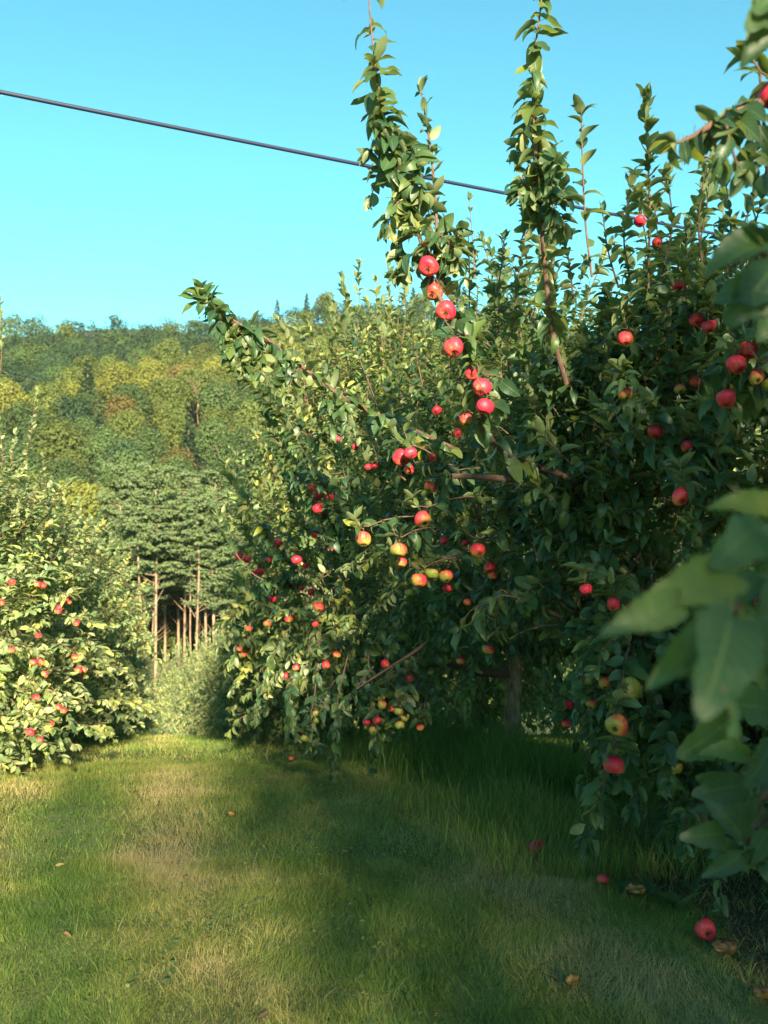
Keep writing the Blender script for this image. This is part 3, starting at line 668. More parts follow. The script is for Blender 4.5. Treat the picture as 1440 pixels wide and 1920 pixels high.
rB, bB = apple_tree('B', 980, .0140, (.075,.118), HI, prune_B, M_leaf, 'nearest large apple tree with dark shaded crown and two tall upright leaders', 'apple trees of the right row', tr=.07, sprouts=14, low=-.97, extra=BRING)
# the tall leaders and arching branches that stand out of the crowns
hero(rB, bB, [(1075,900,4.1),(930,835,3.75),(885,700,3.66),(850,610,3.62),(812,530,3.6),(785,440,3.6),(755,350,3.6),(732,270,3.58),(712,180,3.56),(700,90,3.55),(692,0,3.55),(690,-90,3.55)],
     'leader', .01, (.095,.138), r=(.014,.010,.006,.0022), n=60, seg=[(.06,.30,.016),(.30,.52,.0085),(.50,.80,.0055),(.79,1,.026)], droop=.6, spread=(1.9,1.3), wide=.9)
hero(rB, bB, [(815,480,3.66),(818,400,3.66),(806,270,3.66),(790,172,3.66)], 'shoot', .016, (.06,.09), n=24, droop=.1, spread=(1.2,.4))
for k_, (px, py, dx, dy) in enumerate([(790,440,70,-10),(760,370,-35,60),(740,300,-45,70),(730,250,55,60),(750,330,60,70),(805,480,55,-40),(735,230,-40,60),(770,400,-25,80),(790,470,-40,45),(800,430,60,60)]):
    hero(rB, bB, [(px,py,3.6),(px+dx*.6,py+dy*.3,3.6+U(-.1,.1)),(px+dx,py+dy,3.6+U(-.15,.15))], 'shoot', .009, (.07,.10), r=(.004,.0018), n=8, droop=.8, spread=(1.5,.9))
hero(rB, bB, [(1062,720,4.0),(1035,620,3.9),(1020,480,3.86),(1008,330,3.84),(1000,200,3.84),(1003,100,3.84),(1014,10,3.84),(1020,-80,3.84)],
     'leader', .012, (.095,.138), r=(.014,.010,.006,.0022), n=50, seg=[(.1,.35,.016),(.35,.66,.0075),(.64,1,.014)], droop=.5, spread=(1.9,1.3), wide=.9)
for k_, (px, py, dx, dy) in enumerate([(1012,330,50,40),(1010,300,-40,60),(1008,260,40,50),(1006,230,-35,60),(1015,380,45,60),(1014,350,-25,70),(1008,280,30,80)]):
    hero(rB, bB, [(px,py,3.84),(px+dx*.6,py+dy*.3,3.84+U(-.1,.1)),(px+dx,py+dy,3.84+U(-.15,.15))], 'shoot', .010, (.07,.10), r=(.004,.0018), n=8, droop=.8, spread=(1.5,.9))
for lst, gp, L in (([(1110,520,3.5),(1098,420,3.45),(1092,300,3.42),(1090,215,3.4)], .030, (.085,.11)),
               ([(960,620,4.3),(972,520,4.3),(985,440,4.3),(980,385,4.3)], .009, (.06,.085)),([(930,560,4.5),(940,500,4.5),(945,450,4.5)], .012, (.06,.08)),
               ([(1215,560,3.6),(1218,400,3.5),(1214,280,3.4),(1212,190,3.35)], .009, (.065,.10)),([(1240,520,3.7),(1260,420,3.7),(1250,330,3.7)], .009, (.06,.09)),
               ([(1180,520,3.7),(1170,440,3.7),(1185,330,3.7)], .012, (.06,.09)),([(1160,540,3.9),(1140,470,3.9),(1130,400,3.9)], .02, (.05,.08)),
               ([(1320,520,3.6),(1310,420,3.6),(1322,320,3.6)], .022, (.055,.08)),([(1370,520,3.6),(1370,420,3.6),(1362,350,3.6)], .022, (.055,.08)),
               ([(1075,560,4),(1065,480,4),(1050,430,4)], .012, (.06,.09)),([(1020,640,4.3),(1040,540,4.4),(1030,470,4.4)], .012, (.06,.09)),
               ([(1290,560,3.7),(1285,500,3.7),(1290,440,3.7)], .012, (.06,.09)),([(880,600,4.6),(880,500,4.6),(878,440,4.6)], .02, (.06,.085)),([(890,520,6),(885,440,6),(880,375,6)], .04, (.06,.08))):
    hero(rB, bB, lst, 'shoot', gp, L, r=(.005,.002), n=20, droop=.1, spread=(1.25,.4))
hero(rB, bB, [(980,900,3.9),(880,893,3.8),(845,893,3.75)], 'limb', .2, (.05,.06), r=(.016,.014,.012), n=8, leafm=M_leaf)
rC, bC = apple_tree('C', 720, .0155, (.072,.108), HI, prune_C, M_leaf, 'apple tree with a scaly bare trunk showing and an arching branch towards the alley', 'apple trees of the right row', tr=.06, sprouts=18, low=-.8)
hero(rC, bC, [(870,850,5.0),(760,800,4.5),(700,775,4.25),(640,742,4.12),(570,690,4.05),(510,642,4.0),(450,608,4.0),(405,580,4.0),(383,560,4.0),(376,545,4.0)], 'arching_branch', .01, (.08,.115),
     r=(.014,.010,.006,.0025), n=50, seg=[(0,.25,.022),(.30,.5,.016),(.50,.6,.035),(.60,.93,.0058),(.97,1,.006)], droop=.75, spread=(1.7,.8))
for px, py, dx, dy in ((395,585,25,45),(420,600,30,50),(455,615,35,50),(470,625,-15,60),(500,640,-10,60),(540,665,-10,60),(585,700,25,50),(610,722,40,50),(640,740,10,60),(520,645,20,60),(480,625,-20,60),(440,600,-10,70),(500,635,40,40),(600,710,20,60),(650,745,-30,60),(410,590,10,50),(560,690,-20,50),(430,600,30,60)):
    hero(rC, bC, [(px,py,4.0),(px+dx*.6,py+dy*.4,4.0),(px+dx,py+dy,4.0)], 'shoot', .010, (.06,.085), r=(.004,.0018), n=8, droop=.9, spread=(1.6,1.))
g = Geo(); cc = P(378,566,4.0)
for dx, dy, l in ((-32,-12,.10),(-20,-30,.10),(-5,-42,.115),(12,-36,.10),(26,-18,.10),(52,-2,.14),(-30,12,.10),(0,-25,.11),(-15,-20,.10),(18,-28,.09)):
    a = nrm(np.array([[dx/40., U(-.5,.3), -dy/40.]])); put_leaves(g, cc[None]+a*.01, a, np.array([[U(-.3,.3),-.7,.8]]), np.array([l]), HI[:4], None, .85)
shift(g, bC); g.build('terminal_leaves', [M_leaf, M_twig], rC)
for lst, gp, L in (([(660,1010,6.0),(600,900,5.6),(540,800,5.5),(490,740,5.4),(440,690,5.4),(425,665,5.4)], .0055, (.07,.105)),
               ([(640,1000,6.1),(580,930,5.8),(530,850,5.6),(500,780,5.6)], .0055, (.07,.10)),([(560,1080,7),(500,1000,6.8),(450,930,6.8),(424,875,6.8)], .008, (.09,.12)),
               ([(560,1100,7.5),(480,1080,7.3),(425,1010,7.3),(405,960,7.3)], .0075, (.085,.115)),([(600,830,5.6),(540,780,5.5),(500,720,5.5)], .010, (.07,.10)),
               ([(600,960,6.4),(560,900,6.3),(520,840,6.3),(500,800,6.3)], .008, (.08,.10)),([(560,1120,7.5),(520,1060,7.3),(470,1010,7.3),(450,960,7.3)], .008, (.08,.11)),
               ([(700,960,5.5),(650,900,5.2),(640,840,5.2)], .010, (.07,.09)),([(760,900,5),(710,860,4.9),(690,800,4.9)], .012, (.07,.09)),
               ([(590,1150,7.2),(510,1140,7.0),(450,1110,7.0)], .008, (.08,.10)),([(600,1000,6.6),(560,980,6.5),(545,920,6.5)], .008, (.08,.1))):
    hero(rC, bC, lst, 'shoot', gp, L, r=(.006,.002), n=24, droop=.25, spread=(1.35,.5))
for lst, gp in (([(660,1200,5.9),(640,1280,5.7),(628,1350,5.6),(620,1452,5.55)], .022),([(600,1200,6),(590,1300,5.9),(575,1390,5.8),(600,1400,5.7)], .011),
            ([(720,1280,5.8),(710,1340,5.6),(702,1390,5.55),(698,1440,5.5)], .0085),([(700,1250,5.8),(660,1300,5.6),(640,1330,5.6),(625,1370,5.55)], .014),
            ([(760,1250,5.9),(740,1320,5.7),(725,1380,5.6)], .012),([(560,1230,6.3),(545,1300,6.2),(540,1380,6.1)], .009),([(580,1210,6.2),(575,1270,6.2),(580,1340,6.1)], .010),
            ([(540,1180,7.3),(500,1260,7.1),(480,1350,7.0)], .009),([(600,1180,6.2),(540,1240,6.5),(500,1300,6.8)], .012),([(690,1200,5.9),(690,1270,5.8),(680,1320,5.7)], .010)):
    hero(rC, bC, lst, 'hanging_shoot', gp, (.065,.095), r=(.006,.002), n=20, droop=.9, spread=(1.4,.7))
hero(rC, bC, [(800,1205,5.9),(768,1228,5.8),(720,1258,5.65),(668,1292,5.55)], 'bare_twig', .5, (.05,.06), r=(.012,.009,.006), n=10, leafm=M_leaf)
hero(rC, bC, [(948,1262,6.9),(900,1262,6.6),(850,1248,6.3),(790,1250,6.1)], 'limb', .5, (.05,.06), r=(.04,.03,.018,.01), n=12)
# prototypes for the rest of both rows
def tree_proto(R, H, n, gap, L, leafm, label, group, k):
    TR['_p'] = (0, 0, R, H); c = np.array([0,0,H*.50]); r = np.array([R,R,H*.50])
    root = empty('apple_tree'); tag(root, label, 'tree', group)
    g = Geo(); woodwork(g, np.array([0.,0,0]), c, r, tr=.06, k=7); g.build('trunk', [M_bark], root)
    g = Geo(); crown(g, c, r, n, gap, L, MID, None, sprouts=75, low=-.97, sp_L=(.3,.75), skirt=1, upw=1.1); ring(g, c, r, 110, gap, L, MID, None); g.build('crown', [leafm, M_twig], root)
    return root
pr = tree_proto(1.5, 3.8, 800, .0125, (.065,.10), M_leaf3, 'x', 'apple trees of the right row', 0)
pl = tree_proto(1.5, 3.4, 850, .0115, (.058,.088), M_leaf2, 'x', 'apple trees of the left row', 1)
RL = {'D':'apple tree with pale upright shoots behind the arching branch, third in the right row','E':'apple tree low behind the crimson apple trio in the right row',
 'F':'fifth apple tree of the right row, only its sunlit edge showing','G':'small looking apple tree of the right row near the alley crest','H':'apple tree just beyond the alley crest on the right',
 'I':'dark footed apple tree beyond the crest on the right','J':'distant apple tree with upright shoots right of the alley end','K':'farthest small apple tree closing the end of the alley',
 'L0':'apple tree of the left row just outside the left edge of the picture',
 'R1':'apple tree of the next row, glimpsed right of the scaly trunk','R2':'apple tree of the next row, second behind the scaly trunk','R3':'apple tree of the next row, third behind the scaly trunk','R4':'apple tree of the next row, fourth behind the scaly trunk',
 'R5':'apple tree of the next row, behind the middle trees','R6':'apple tree far along the next row behind the middle trees','R7':'farthest apple tree of the next row beyond the crest',
 'L1':'nearest sunlit apple tree of the left row at the picture edge','L2':'second apple tree of the left row, bright leaves and red fruit','L3':'third apple tree of the left row with a pointed sunlit top',
 'L4':'fourth apple tree of the left row below the pine trunks','L5':'fifth apple tree of the left row, small beside the alley crest','L6':'last apple tree of the left row beyond the alley crest',
 'A':'near apple tree at the right edge with branches reaching into view','A0':'apple tree beside the camera bearing the large blurred leaves','A1':'unseen apple tree added behind the camera to shade the alley','A2':'second apple tree behind the camera','A3':'unseen apple tree added behind the camera to dapple the alley'}
used = set()
for k in ('D','E','F','G','H','I','J','K','L0','L1','L2','L3','L4','L5','L6','R1','R2','R3','R4','R5','R6','R7'):
    x, y, R, H = TR[k]; src = pl if k[0] == 'L' or k in 'GHIJK' else pr; H0 = 3.4 if src is pl else 3.8
    b = np.array([x, y, float(gz(x, y))]); sc = (R/1.5, R/1.5, H/H0); rz = U(0, 6.28)
    r_ = src if src not in used else copy_tree(src, b, rz, sc)
    if src not in used: used.add(src); src.location = b; src.rotation_euler = (0,0,rz); src.scale = sc; r_ = src
    tag(r_, RL[k], 'tree', {'L':'apple trees of the left row','R':'apple trees of the next row'}.get(k[0], 'apple trees of the right row'))
    s = spurs(k, np.zeros(3), MID, (.06,.09), None)
    if s:
        bpy.context.view_layer.update()
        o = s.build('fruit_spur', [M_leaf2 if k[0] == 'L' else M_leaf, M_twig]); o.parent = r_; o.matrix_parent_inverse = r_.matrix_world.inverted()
def ext(lst, sc_):
    def f(g):
        for q, gp in lst:
            pts = px_path(q, 20); g.tube(pts, [.007,.002], 1, 4); shoot_leaves(g, pts, gp, (.046,.070), MID, prune=prune_apples, droop=.2, spread=(1.3,.4))
    return f
g = Geo(); ext([([(30,900,7.2),(55,830,7.1),(62,780,7.1),(70,735,7.1)], .013),([(-20,800,7),(0,700,7),(3,620,7),(0,560,7)], .014),([(20,950,7.4),(20,880,7.4),(30,810,7.4)], .010),([(90,960,7.8),(85,900,7.8),(80,855,7.8)], .014),
      ([(0,900,7.2),(5,850,7.2),(-5,780,7.2)], .010),([(60,960,7.5),(50,900,7.5),(48,850,7.5)], .009),([(120,1040,8.3),(125,980,8.3),(120,930,8.3)], .012)], 0)(g)
lowg = Geo(); ext([([(x_-70,y_-110,6.5),(x_-25,y_-50,6.4),(x_,y_,6.35)], .0085) for x_, y_ in ((-20,1400),(10,1440),(-30,1470),(30,1395),(60,1430),(45,1330),(85,1370),(20,1340),(-10,1300),(70,1290),(100,1320),(115,1400),(-50,1430),(0,1455),(140,1370),(90,1420),(35,1450),(-15,1350))], 0)(lowg)
x, y, R, H = TR['L1']; l1 = [o for o in C.objects if o.get('label') == RL['L1']][0]; bpy.context.view_layer.update()
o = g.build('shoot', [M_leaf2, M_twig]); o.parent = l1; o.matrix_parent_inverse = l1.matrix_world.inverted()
o = lowg.build('low_shoot', [M_leaf3, M_twig]); o.parent = l1; o.matrix_parent_inverse = l1.matrix_world.inverted()  # darker leaf copy than the rest of this tree, painting its low shade
# ------------------------------------------------------------------ trees at and behind the camera: crowns outside the frame, a few branches reaching in
rA, bA = apple_tree('A', 460, .018, (.07,.10), MID, prune_out, M_leaf, RL['A'], 'apple trees of the right row', sprouts=10)
for k in ('A0','A1','A2','A3'):
    x, y, R, H = TR[k]; b = np.array([x, y, float(gz(x, y))])
    if k == 'A0':
        def shade_bough(g):  # unseen leafy bough, added to shade the leaves near the lens
            g.tube(spline([(2.4,-.7,1.4),(1.4,-.7,1.9),(.6,-.6,2.2)],10), [.03,.015,.006], 1, 6)
            for i in range(95):
                p0 = np.array([U(.42,1.5), U(-1.2,-.2), U(1.55,2.9)]); e_ = p0+nrm(rng.normal(size=3)+[0,0,.5])*U(.2,.4)
                if e_[1] > -.22 or e_[0] < .35: continue
                shoot_leaves(g, spline([p0,(p0+e_)/2+[0,0,.03],e_],6), .013, (.07,.10), MID, .5, .05, prune_out)
        rA0, bA0 = apple_tree('A0', 520, .018, (.07,.10), MID, prune_out, M_leaf, RL['A0'], 'apple trees of the right row', sprouts=10, extra=shade_bough)
    elif k in ('A1','A3'): apple_tree(k, 315 if k == 'A1' else 420, .029, (.07,.10), MID, prune_out, M_leaf3, RL[k], 'apple trees of the right row', sprouts=10)  # unseen trees added as sun blockers, crowns thinned to dapple the alley
    else: tag(copy_tree(pr, b, U(0,6), (R/1.5,R/1.5,H/3.8)), RL[k], 'tree', 'apple trees of the right row')
hero(rA, bA, [(1520,215,2.1),(1420,195,2.05),(1350,225,2.0),(1300,255,2.0),(1268,268,2.0)], 'reaching_branch', .007, (.065,.10), pre=[(2.1,2.15,2.2)], r=(.02,.012,.008,.003), n=30, seg=[(.3,.8,.0055),(.8,1,.013)], droop=1.0, spread=(1.5,.7))
for lst, gp in (([(1440,330,2.2),(1430,200,2.15),(1422,80,2.1),(1430,-20,2.1)], .018),([(1360,225,2.0),(1370,270,2.0),(1385,320,2.0)], .012),([(1420,200,2.05),(1420,260,2.05),(1410,310,2.05)], .010),([(1330,235,2.0),(1340,270,2.0),(1350,300,2.0)], .014),
            ([(1460,330,2.4),(1400,330,2.5),(1340,300,2.5),(1310,290,2.5)], .028),([(1480,420,3),(1430,430,3),(1380,420,3)], .02),([(1470,640,2.6),(1430,680,2.6),(1400,640,2.6)], .012)):
    hero(rA, bA, lst, 'shoot', gp, (.065,.095), r=(.005,.002), n=16, droop=.6, spread=(1.4,.7))
# lower right cluster, moderately near
for lst, gp in (([(1560,1540,1.9),(1480,1480,1.75),(1430,1450,1.7),(1385,1410,1.7)], .016),([(1560,1560,1.8),(1470,1520,1.7),(1420,1560,1.65),(1388,1590,1.6)], .016),
            ([(1540,1400,1.9),(1470,1380,1.8),(1420,1350,1.8)], .016),([(1500,1300,2.1),(1440,1290,2.0),(1400,1300,2.0)], .016),([(1540,1620,1.9),(1470,1600,1.8),(1430,1610,1.75)], .018),([(1500,1480,2.0),(1450,1440,1.95),(1400,1470,1.9)], .018)):
    hero(rA, bA, lst, 'low_shoot', gp, (.055,.085), r=(.006,.0025), n=16, droop=.35, spread=(1.3,.8))
def pleaf(lst, root, base, name, wide=1., leafm=None):
    g = Geo()
    for x0,y0,x1,y1,Y0,Y1,ti in lst:
        a = P(x0,y0,Y0)[None]; b = P(x1,y1,Y1)[None]; L = np.linalg.norm(b-a, axis=1)
        put_leaves(g, a, b-a, np.array([[ti,-1.,.55+U(-.2,.2)]]), L, BIG, None, wide)
    shift(g, base); return g
g = pleaf([(1392,1574,1368,1503,1.55,1.5,.2),(1358,1562,1294,1568,1.55,1.5,.1),(1390,1600,1338,1650,1.55,1.5,.8),(1400,1470,1316,1486,1.6,1.55,.4),(1405,1418,1340,1402,1.6,1.55,.0),(1362,1355,1298,1412,1.7,1.6,.6),
           (1445,1395,1425,1465,1.6,1.5,.3),(1445,1330,1378,1312,1.7,1.6,.2),(1395,1490,1318,1455,1.65,1.6,.3),(1420,1490,1405,1560,1.6,1.6,-.6),(1440,1560,1400,1620,1.6,1.55,.4),(1400,1530,1330,1515,1.65,1.6,.7)], rA, bA, 'low_leaves')
g.tube(px_path([(1540,1420,1.8),(1440,1480,1.6),(1425,1530,1.57),(1392,1578,1.55)], 10)-bA, [.007,.003], 1, 5)
g.build('low_branch', [M_leaf, M_twig], rA)
FG = [(1440,965,1328,912,.72,.68,.3),(1470,930,1392,962,.7,.7,.9),(1398,985,1308,1066,.66,.6,.2),(1350,1072,1232,1128,.64,.56,.6),(1250,1126,1136,1194,.6,.55,1.2),(1294,1180,1238,1306,.6,.55,.5),
      (1348,1150,1322,1345,.58,.5,.1),(1322,1280,1406,1398,.56,.52,1.3),(1392,1158,1418,1305,.6,.56,-.4),(1320,1118,1272,1156,.64,.62,.2),(1290,1160,1255,1200,.62,.6,.4),(1305,1190,1272,1318,.6,.56,-.7),
      (1450,1000,1345,1040,.72,.68,.2),(1450,1060,1350,1100,.70,.66,.5),(1400,1080,1330,1150,.68,.64,-.2),(1430,1090,1440,1200,.66,.62,.2),(1450,1020,1400,980,.74,.7,.5),(1380,1130,1350,1230,.66,.64,.6),
      (1450,1120,1390,1240,.68,.64,.1),(1420,1050,1370,1010,.72,.7,-.5),(1460,1180,1440,1300,.66,.62,.3),(1400,1150,1390,1250,.7,.66,.4),(1370,1030,1300,1090,.72,.7,.3)]
FG = [(a_+22,b_,a_+22+(c_-a_)*.74,b_+(d_-b_)*.74,e_*1.35,f_*1.35,g_) for a_,b_,c_,d_,e_,f_,g_ in FG]
g = pleaf(FG, rA0, bA0, 'near_leaves', .82)
g.tube(spline([(2.6,-.2,1.3),(1.3,.4,1.42),P(1470,1105,.97),P(1390,1135,.89),P(1330,1172,.84),P(1290,1186,.81)], 20)-bA0, [.02,.010,.0025,.0018], 1, 6)
g.build('near_branch', [M_leaf, M_twig], rA0)
FG2 = [(a_+4,b_,a_+4+(c_-a_)*.84,b_+(d_-b_)*.84,e_*1.15,f_*1.15,g_) for a_,b_,c_,d_,e_,f_,g_ in [(1446,452,1328,466,.95,.9,.3),(1450,545,1345,528,.95,.9,.2),(1424,470,1412,385,.95,.92,.2),(1445,500,1378,604,.95,.9,.6),(1460,430,1440,370,.95,.9,.4),(1450,520,1400,480,.98,.95,-.3),(1450,560,1430,640,.95,.92,.3),
       (1456,0,1398,46,1.1,1.05,.3),(1450,20,1428,100,1.1,1.05,.6),(1460,-20,1410,10,1.1,1.05,-.2)]]
g = pleaf(FG2, rA0, bA0, 'near_leaves', 1.0)
g.tube(spline([(2.6,-.2,2.0),(1.3,.5,2.1),P(1500,490,1.15),P(1450,490,1.1),P(1424,470,1.09)], 12)-bA0, [.014,.006,.0025], 1, 5)
g.tube(spline([(2.6,-.2,2.5),(1.3,.5,2.4),P(1530,30,1.3),P(1456,5,1.26)], 12)-bA0, [.014,.006,.0025], 1, 5)
g.build('near_branch', [M_leaf, M_twig], rA0)
# ------------------------------------------------------------------ fallen fruit and weeds
def ground_at(px, py):
    for Y in np.arange(2.2, 25, .005):
        p = P(px, py, Y)
        if p[2] <= gz(p[0], p[1])+.025: return p
    return P(px, py, 5)
FA = [(1323,1757,.075,1.,0.,'whole red apple lying on the ground beside a rotting one'),(1358,1786,.072,.4,1.,'brown rotting apple lying against the whole red one'),(1006,1600,.075,.95,0.,'pink red windfall apple half sunk in the grass edge'),
      (1131,1658,.05,.9,.1,'small coral windfall apple in the litter under the dark tree'),(1192,1678,.075,.4,.9,'broken orange windfall apple with dark rotten hollow'),(1071,1846,.06,.3,.85,'gnawed tan apple piece in the foreground grass'),
      (434,1531,.05,.2,.75,'pale apple core lying in the middle of the alley'),(545,1428,.075,.6,.8,'dull orange windfall under the drooping branch tips'),(797,1416,.06,.8,.5,'pinkish brown windfall in long grass by the shade'),
      (1430,1872,.06,.5,.9,'brown decayed apple at the bottom right corner'),(1085,1478,.07,.8,.6,'dull red windfall at the foot of the dark tree')]
for px, py, D, red, rot, label in FA:
    p = ground_at(px, py); p[2] += D*.34
    add_apple(p, D, red, label, U(.8,1.6) if rot < .5 else U(0,.6), 'windfall apples on the ground', rot, (1,1.1,.9) if rot < .5 else (1.1,.85,.7), parts=rot < .5)
wd = []
DOCK = [leaf_template(6, .3, .8, .1, .03)]
for px, py, n, L, lab in ((1221,1672,4,.10,'upright broad leaved weed behind the broken windfall'),(1165,1660,3,.07,'small round leaved weed beside the coral windfall'),(1275,1700,6,.12,'ragged leafy weed in the litter between the windfalls'),
                     (1405,1800,3,.09,'broad leaved weed right of the rotting apple'),(1300,1670,5,.13,'thin leaved weed at the dark edge of the litter'),(1120,1500,7,.14,'pale leafy weed at the foot of the dark tree')):
    p = ground_at(px, py); p[2] -= .02; g = Geo(); a = np.linspace(0,6.28,n,endpoint=False)+U(0,1,n)
    ax = np.stack([np.cos(a)*.7, np.sin(a)*.7, U(.5,1.4,n)],1); nm = np.stack([-np.cos(a),-np.sin(a),np.full(n,.8)],1)
    put_leaves(g, np.zeros((n,3)), ax, nm, U(.7,1.1,n)*L, DOCK, None, .65); o = g.build('weed', [M_leaf]); o.location = p; tag(o, lab, 'weed', 'weeds under the right row')
g = Geo(); n = 5200; x, y = frus(n, 2.3, 6.5); k = (vnoise(x, y, .45)+.5*vnoise(x, y, .16) > .86) & (bare(x,y) < .5); x, y = x[k], y[k]; n = len(x)
a = U(0,6.28,n); put_leaves(g, np.stack([x, y, gz(x,y)+U(.012,.035,n)],1), np.stack([np.cos(a),np.sin(a),U(-.1,.5,n)],1), np.tile([0,0,1.],(n,1)), U(.012,.026,n), [leaf_template(3,.2,.3,.1)], None, 1.3)
tag(g.build('clover', [M_leaf3]), 'small round clover leaves scattered through the mown lane', 'clover', kind='stuff')
g = Geo(); n = 45; x, y = frus(n, 2.3, 7); x = x+U(0,.8,n); a = U(0,6.28,n); put_leaves(g, np.stack([x, y, gz(x,y)+U(.02,.05,n)],1), np.stack([np.cos(a),np.sin(a),U(-.3,.3,n)],1), np.stack([U(-.6,.6,n),U(-.6,.6,n),np.ones(n)],1), U(.03,.055,n), HI, None, .9)
m, t, b, o_ = mat('dead_leaf'); at = N(t, 'ShaderNodeAttribute', attribute_name='tone'); t.links.new(ramp(t, at.outputs['Fac'], [(0,(.10,.055,.03)),(.6,(.22,.14,.06)),(1,(.36,.30,.08))]), b.inputs['Base Color']); b.inputs['Roughness'].default_value = .8
tag(g.build('leaf_litter', [m]), 'dry brown and yellow leaves fallen over the grass', 'leaf litter', kind='stuff')
# ------------------------------------------------------------------ overhead cable
a = P(0,172,5.2); b = P(1330,436,8.2); d = b-a; tt = np.linspace(-3,6,60)
pts = a[None]+d[None]*tt[:,None]; pts[:,2] += .035*(tt-.5)**2-.01
g = Geo(); g.tube(pts, [.0135,.0135], 0, 8); o = g.build('cable', [M_cable]); tag(o, 'dark blue black cable slanting across the sky behind the leaders', 'cable')
# ------------------------------------------------------------------ woodland
def clump(g, c, R, n, s, flat=1., up=.3, m=0, tone=None, bias=.0):
    d = nrm(rng.normal(size=(n,3))+[0,0,bias]); p = c+R*d*[1,1,flat]*U(.75,1.05,n)[:,None]
    nn = nrm(d+rng.normal(size=(n,3))*.4+[0,0,up]); t1 = nrm(np.cross(nn, rng.normal(size=(n,3)))); t2 = np.cross(nn, t1)
    w = (s*U(.6,1.3,n))[:,None]; h = (s*U(.5,1.1,n))[:,None]
    V = np.stack([p-t1*w*.9, p-t2*h*.6+t1*w*.1, p+t1*w, p+t2*h*.7-t1*w*.15], 1).reshape(-1,3); Q = np.arange(n*4).reshape(-1,4)
    g.add(V, Q, np.repeat(U(0,1,n) if tone is None else np.clip(tone+U(-.3,.3,n),0,1), 4), np.zeros((n*4,2)), m)
def broadleaf(H=14, R=5.2, nl=15, per=110, s=.30, mats=None):
    g = Geo(); g.tube([(0,0,-.5),(.1,0,H*.3),(0,.1,H*.6)], [.22,.16,.06], 1, 6)
    for i in range(4):
        a = U(0,6.28); g.tube(spline([(0,0,H*.35),(math.cos(a)*R*.35,math.sin(a)*R*.35,H*.55),(math.cos(a)*R*.6,math.sin(a)*R*.6,H*.72)],5), [.13,.04], 1, 4)
    for i in range(nl):
        d = nrm(rng.normal(size=3)+[0,0,.35]); rf = U(.4,.66); r = U(.34,.5)*R
        clump(g, np.array([0,0,H*.52])+d*[R*rf,R*rf,H*.43*rf], r, int(per*(r/R/.38)**2), s, .8, .4, 0, U(.2,.8), .3)
    clump(g, np.array([0,0,H*.5]), R*.7, per, s*1.4, 1., .3)
    return g
def split_tree(name, g, label, col, loc, mats):
    bark = M_bark if name == 'broadleaf_tree' else M_pbark
    V = np.concatenate(g.V); Q = np.concatenate(g.Q); M = np.concatenate(g.M); T = np.concatenate(g.T); out = []
    root = empty(name, loc); 
    for mi, nm, mt in ((1,'trunk',bark),(0,'crown',M_wood)):
        q = Q[M == mi]
        if not len(q): continue
        u, inv = np.unique(q, return_inverse=True)
        o = quads(nm, V[u], inv.reshape(q.shape), [mt], root, {'tone': T[u]}, smooth=(mi == 1)); o.color = (*col, 1)
    return root
protos = []
for i in range(6): 
    g = broadleaf(H=U(12,16), R=U(4.6,6.2), nl=int(U(18,24)), per=150); protos.append(split_tree('broadleaf_tree', g, '', (.1,.1,.1), (0,0,0), None))
def conifer(H=16, R=3, n=26):
    g = Geo(); g.tube([(0,0,-.5),(0,0,H)], [.25,.03], 1, 5)
    for i in range(n):
        f = (i+.5)/n; z = H*(.12+.86*f); r = R*(1-f)**.8+.15
        for j in range(int(5+7*(1-f))):
            a = U(0,6.28); q = r*U(.45,1); clump(g, np.array([math.cos(a)*q,math.sin(a)*q,z-q*.25]), .55*(r/R)+.25, 9, .38, .35, .8, 0, U(.2,.8))
    return g
cprotos = [split_tree('spruce_tree', conifer(U(15,19), U(2.6,3.4)), '', (.02,.04,.02), (0,0,0), None) for _ in range(2)]
def bare_tree(H=11):
    g = Geo()
    def br(p, d, l, r, k):
        e = p+d*l; g.tube(spline([p,(p+e)/2+rng.normal(size=3)*l*.05,e],4), [r,r*.55], 1, 4)
        if k: 
            for _ in range(3): br(p+(e-p)*U(.5,1), nrm(d+rng.normal(size=3)*.42+[0,0,.25]), l*U(.5,.75), r*.5, k-1)
    br(np.array([0,0,-.5]), np.array([0,0,1.]), H*.45, .24, 4); return g
first = set()
def plant(src, x, y, z, sc, col, label, cat, group):
    rz = U(0,6.28); S3 = (sc, sc, sc*U(.9,1.1))
    if id(src) in first: r_ = copy_tree(src, (x,y,z), rz, S3)
    else: first.add(id(src)); r_ = src; r_.location = (x,y,z); r_.rotation_euler = (0,0,rz); r_.scale = S3
    for c in r_.children: c.color = (*col, 1)
    tag(r_, label, cat, group); return r_
PAL = {'dark green':(.040,.070,.036),'mid green':(.064,.098,.038),'olive':(.098,.122,.036),'yellow green':(.140,.148,.036),'rusty olive':(.14,.11,.04)}
BAND = [(135,'at the foot of the hill'),(185,'on the lower slope'),(245,'half way up the hill'),(310,'on the upper slope'),(999,'below the ridge')]
pos = []; Y = 108.
while Y < 385:
    sp = 8.4+Y*.006; x = -.47*Y+U(-3,3)
    while x < .20*Y: pos.append((x+U(-2,2), Y+U(-2.4,2.4))); x += sp
    Y += sp*(1.0+max(0,(Y-180))*.0016)
pos.sort(key=lambda q: q[1]); far_g = Geo(); fcount = 0; nidx = 0; FARC = {}
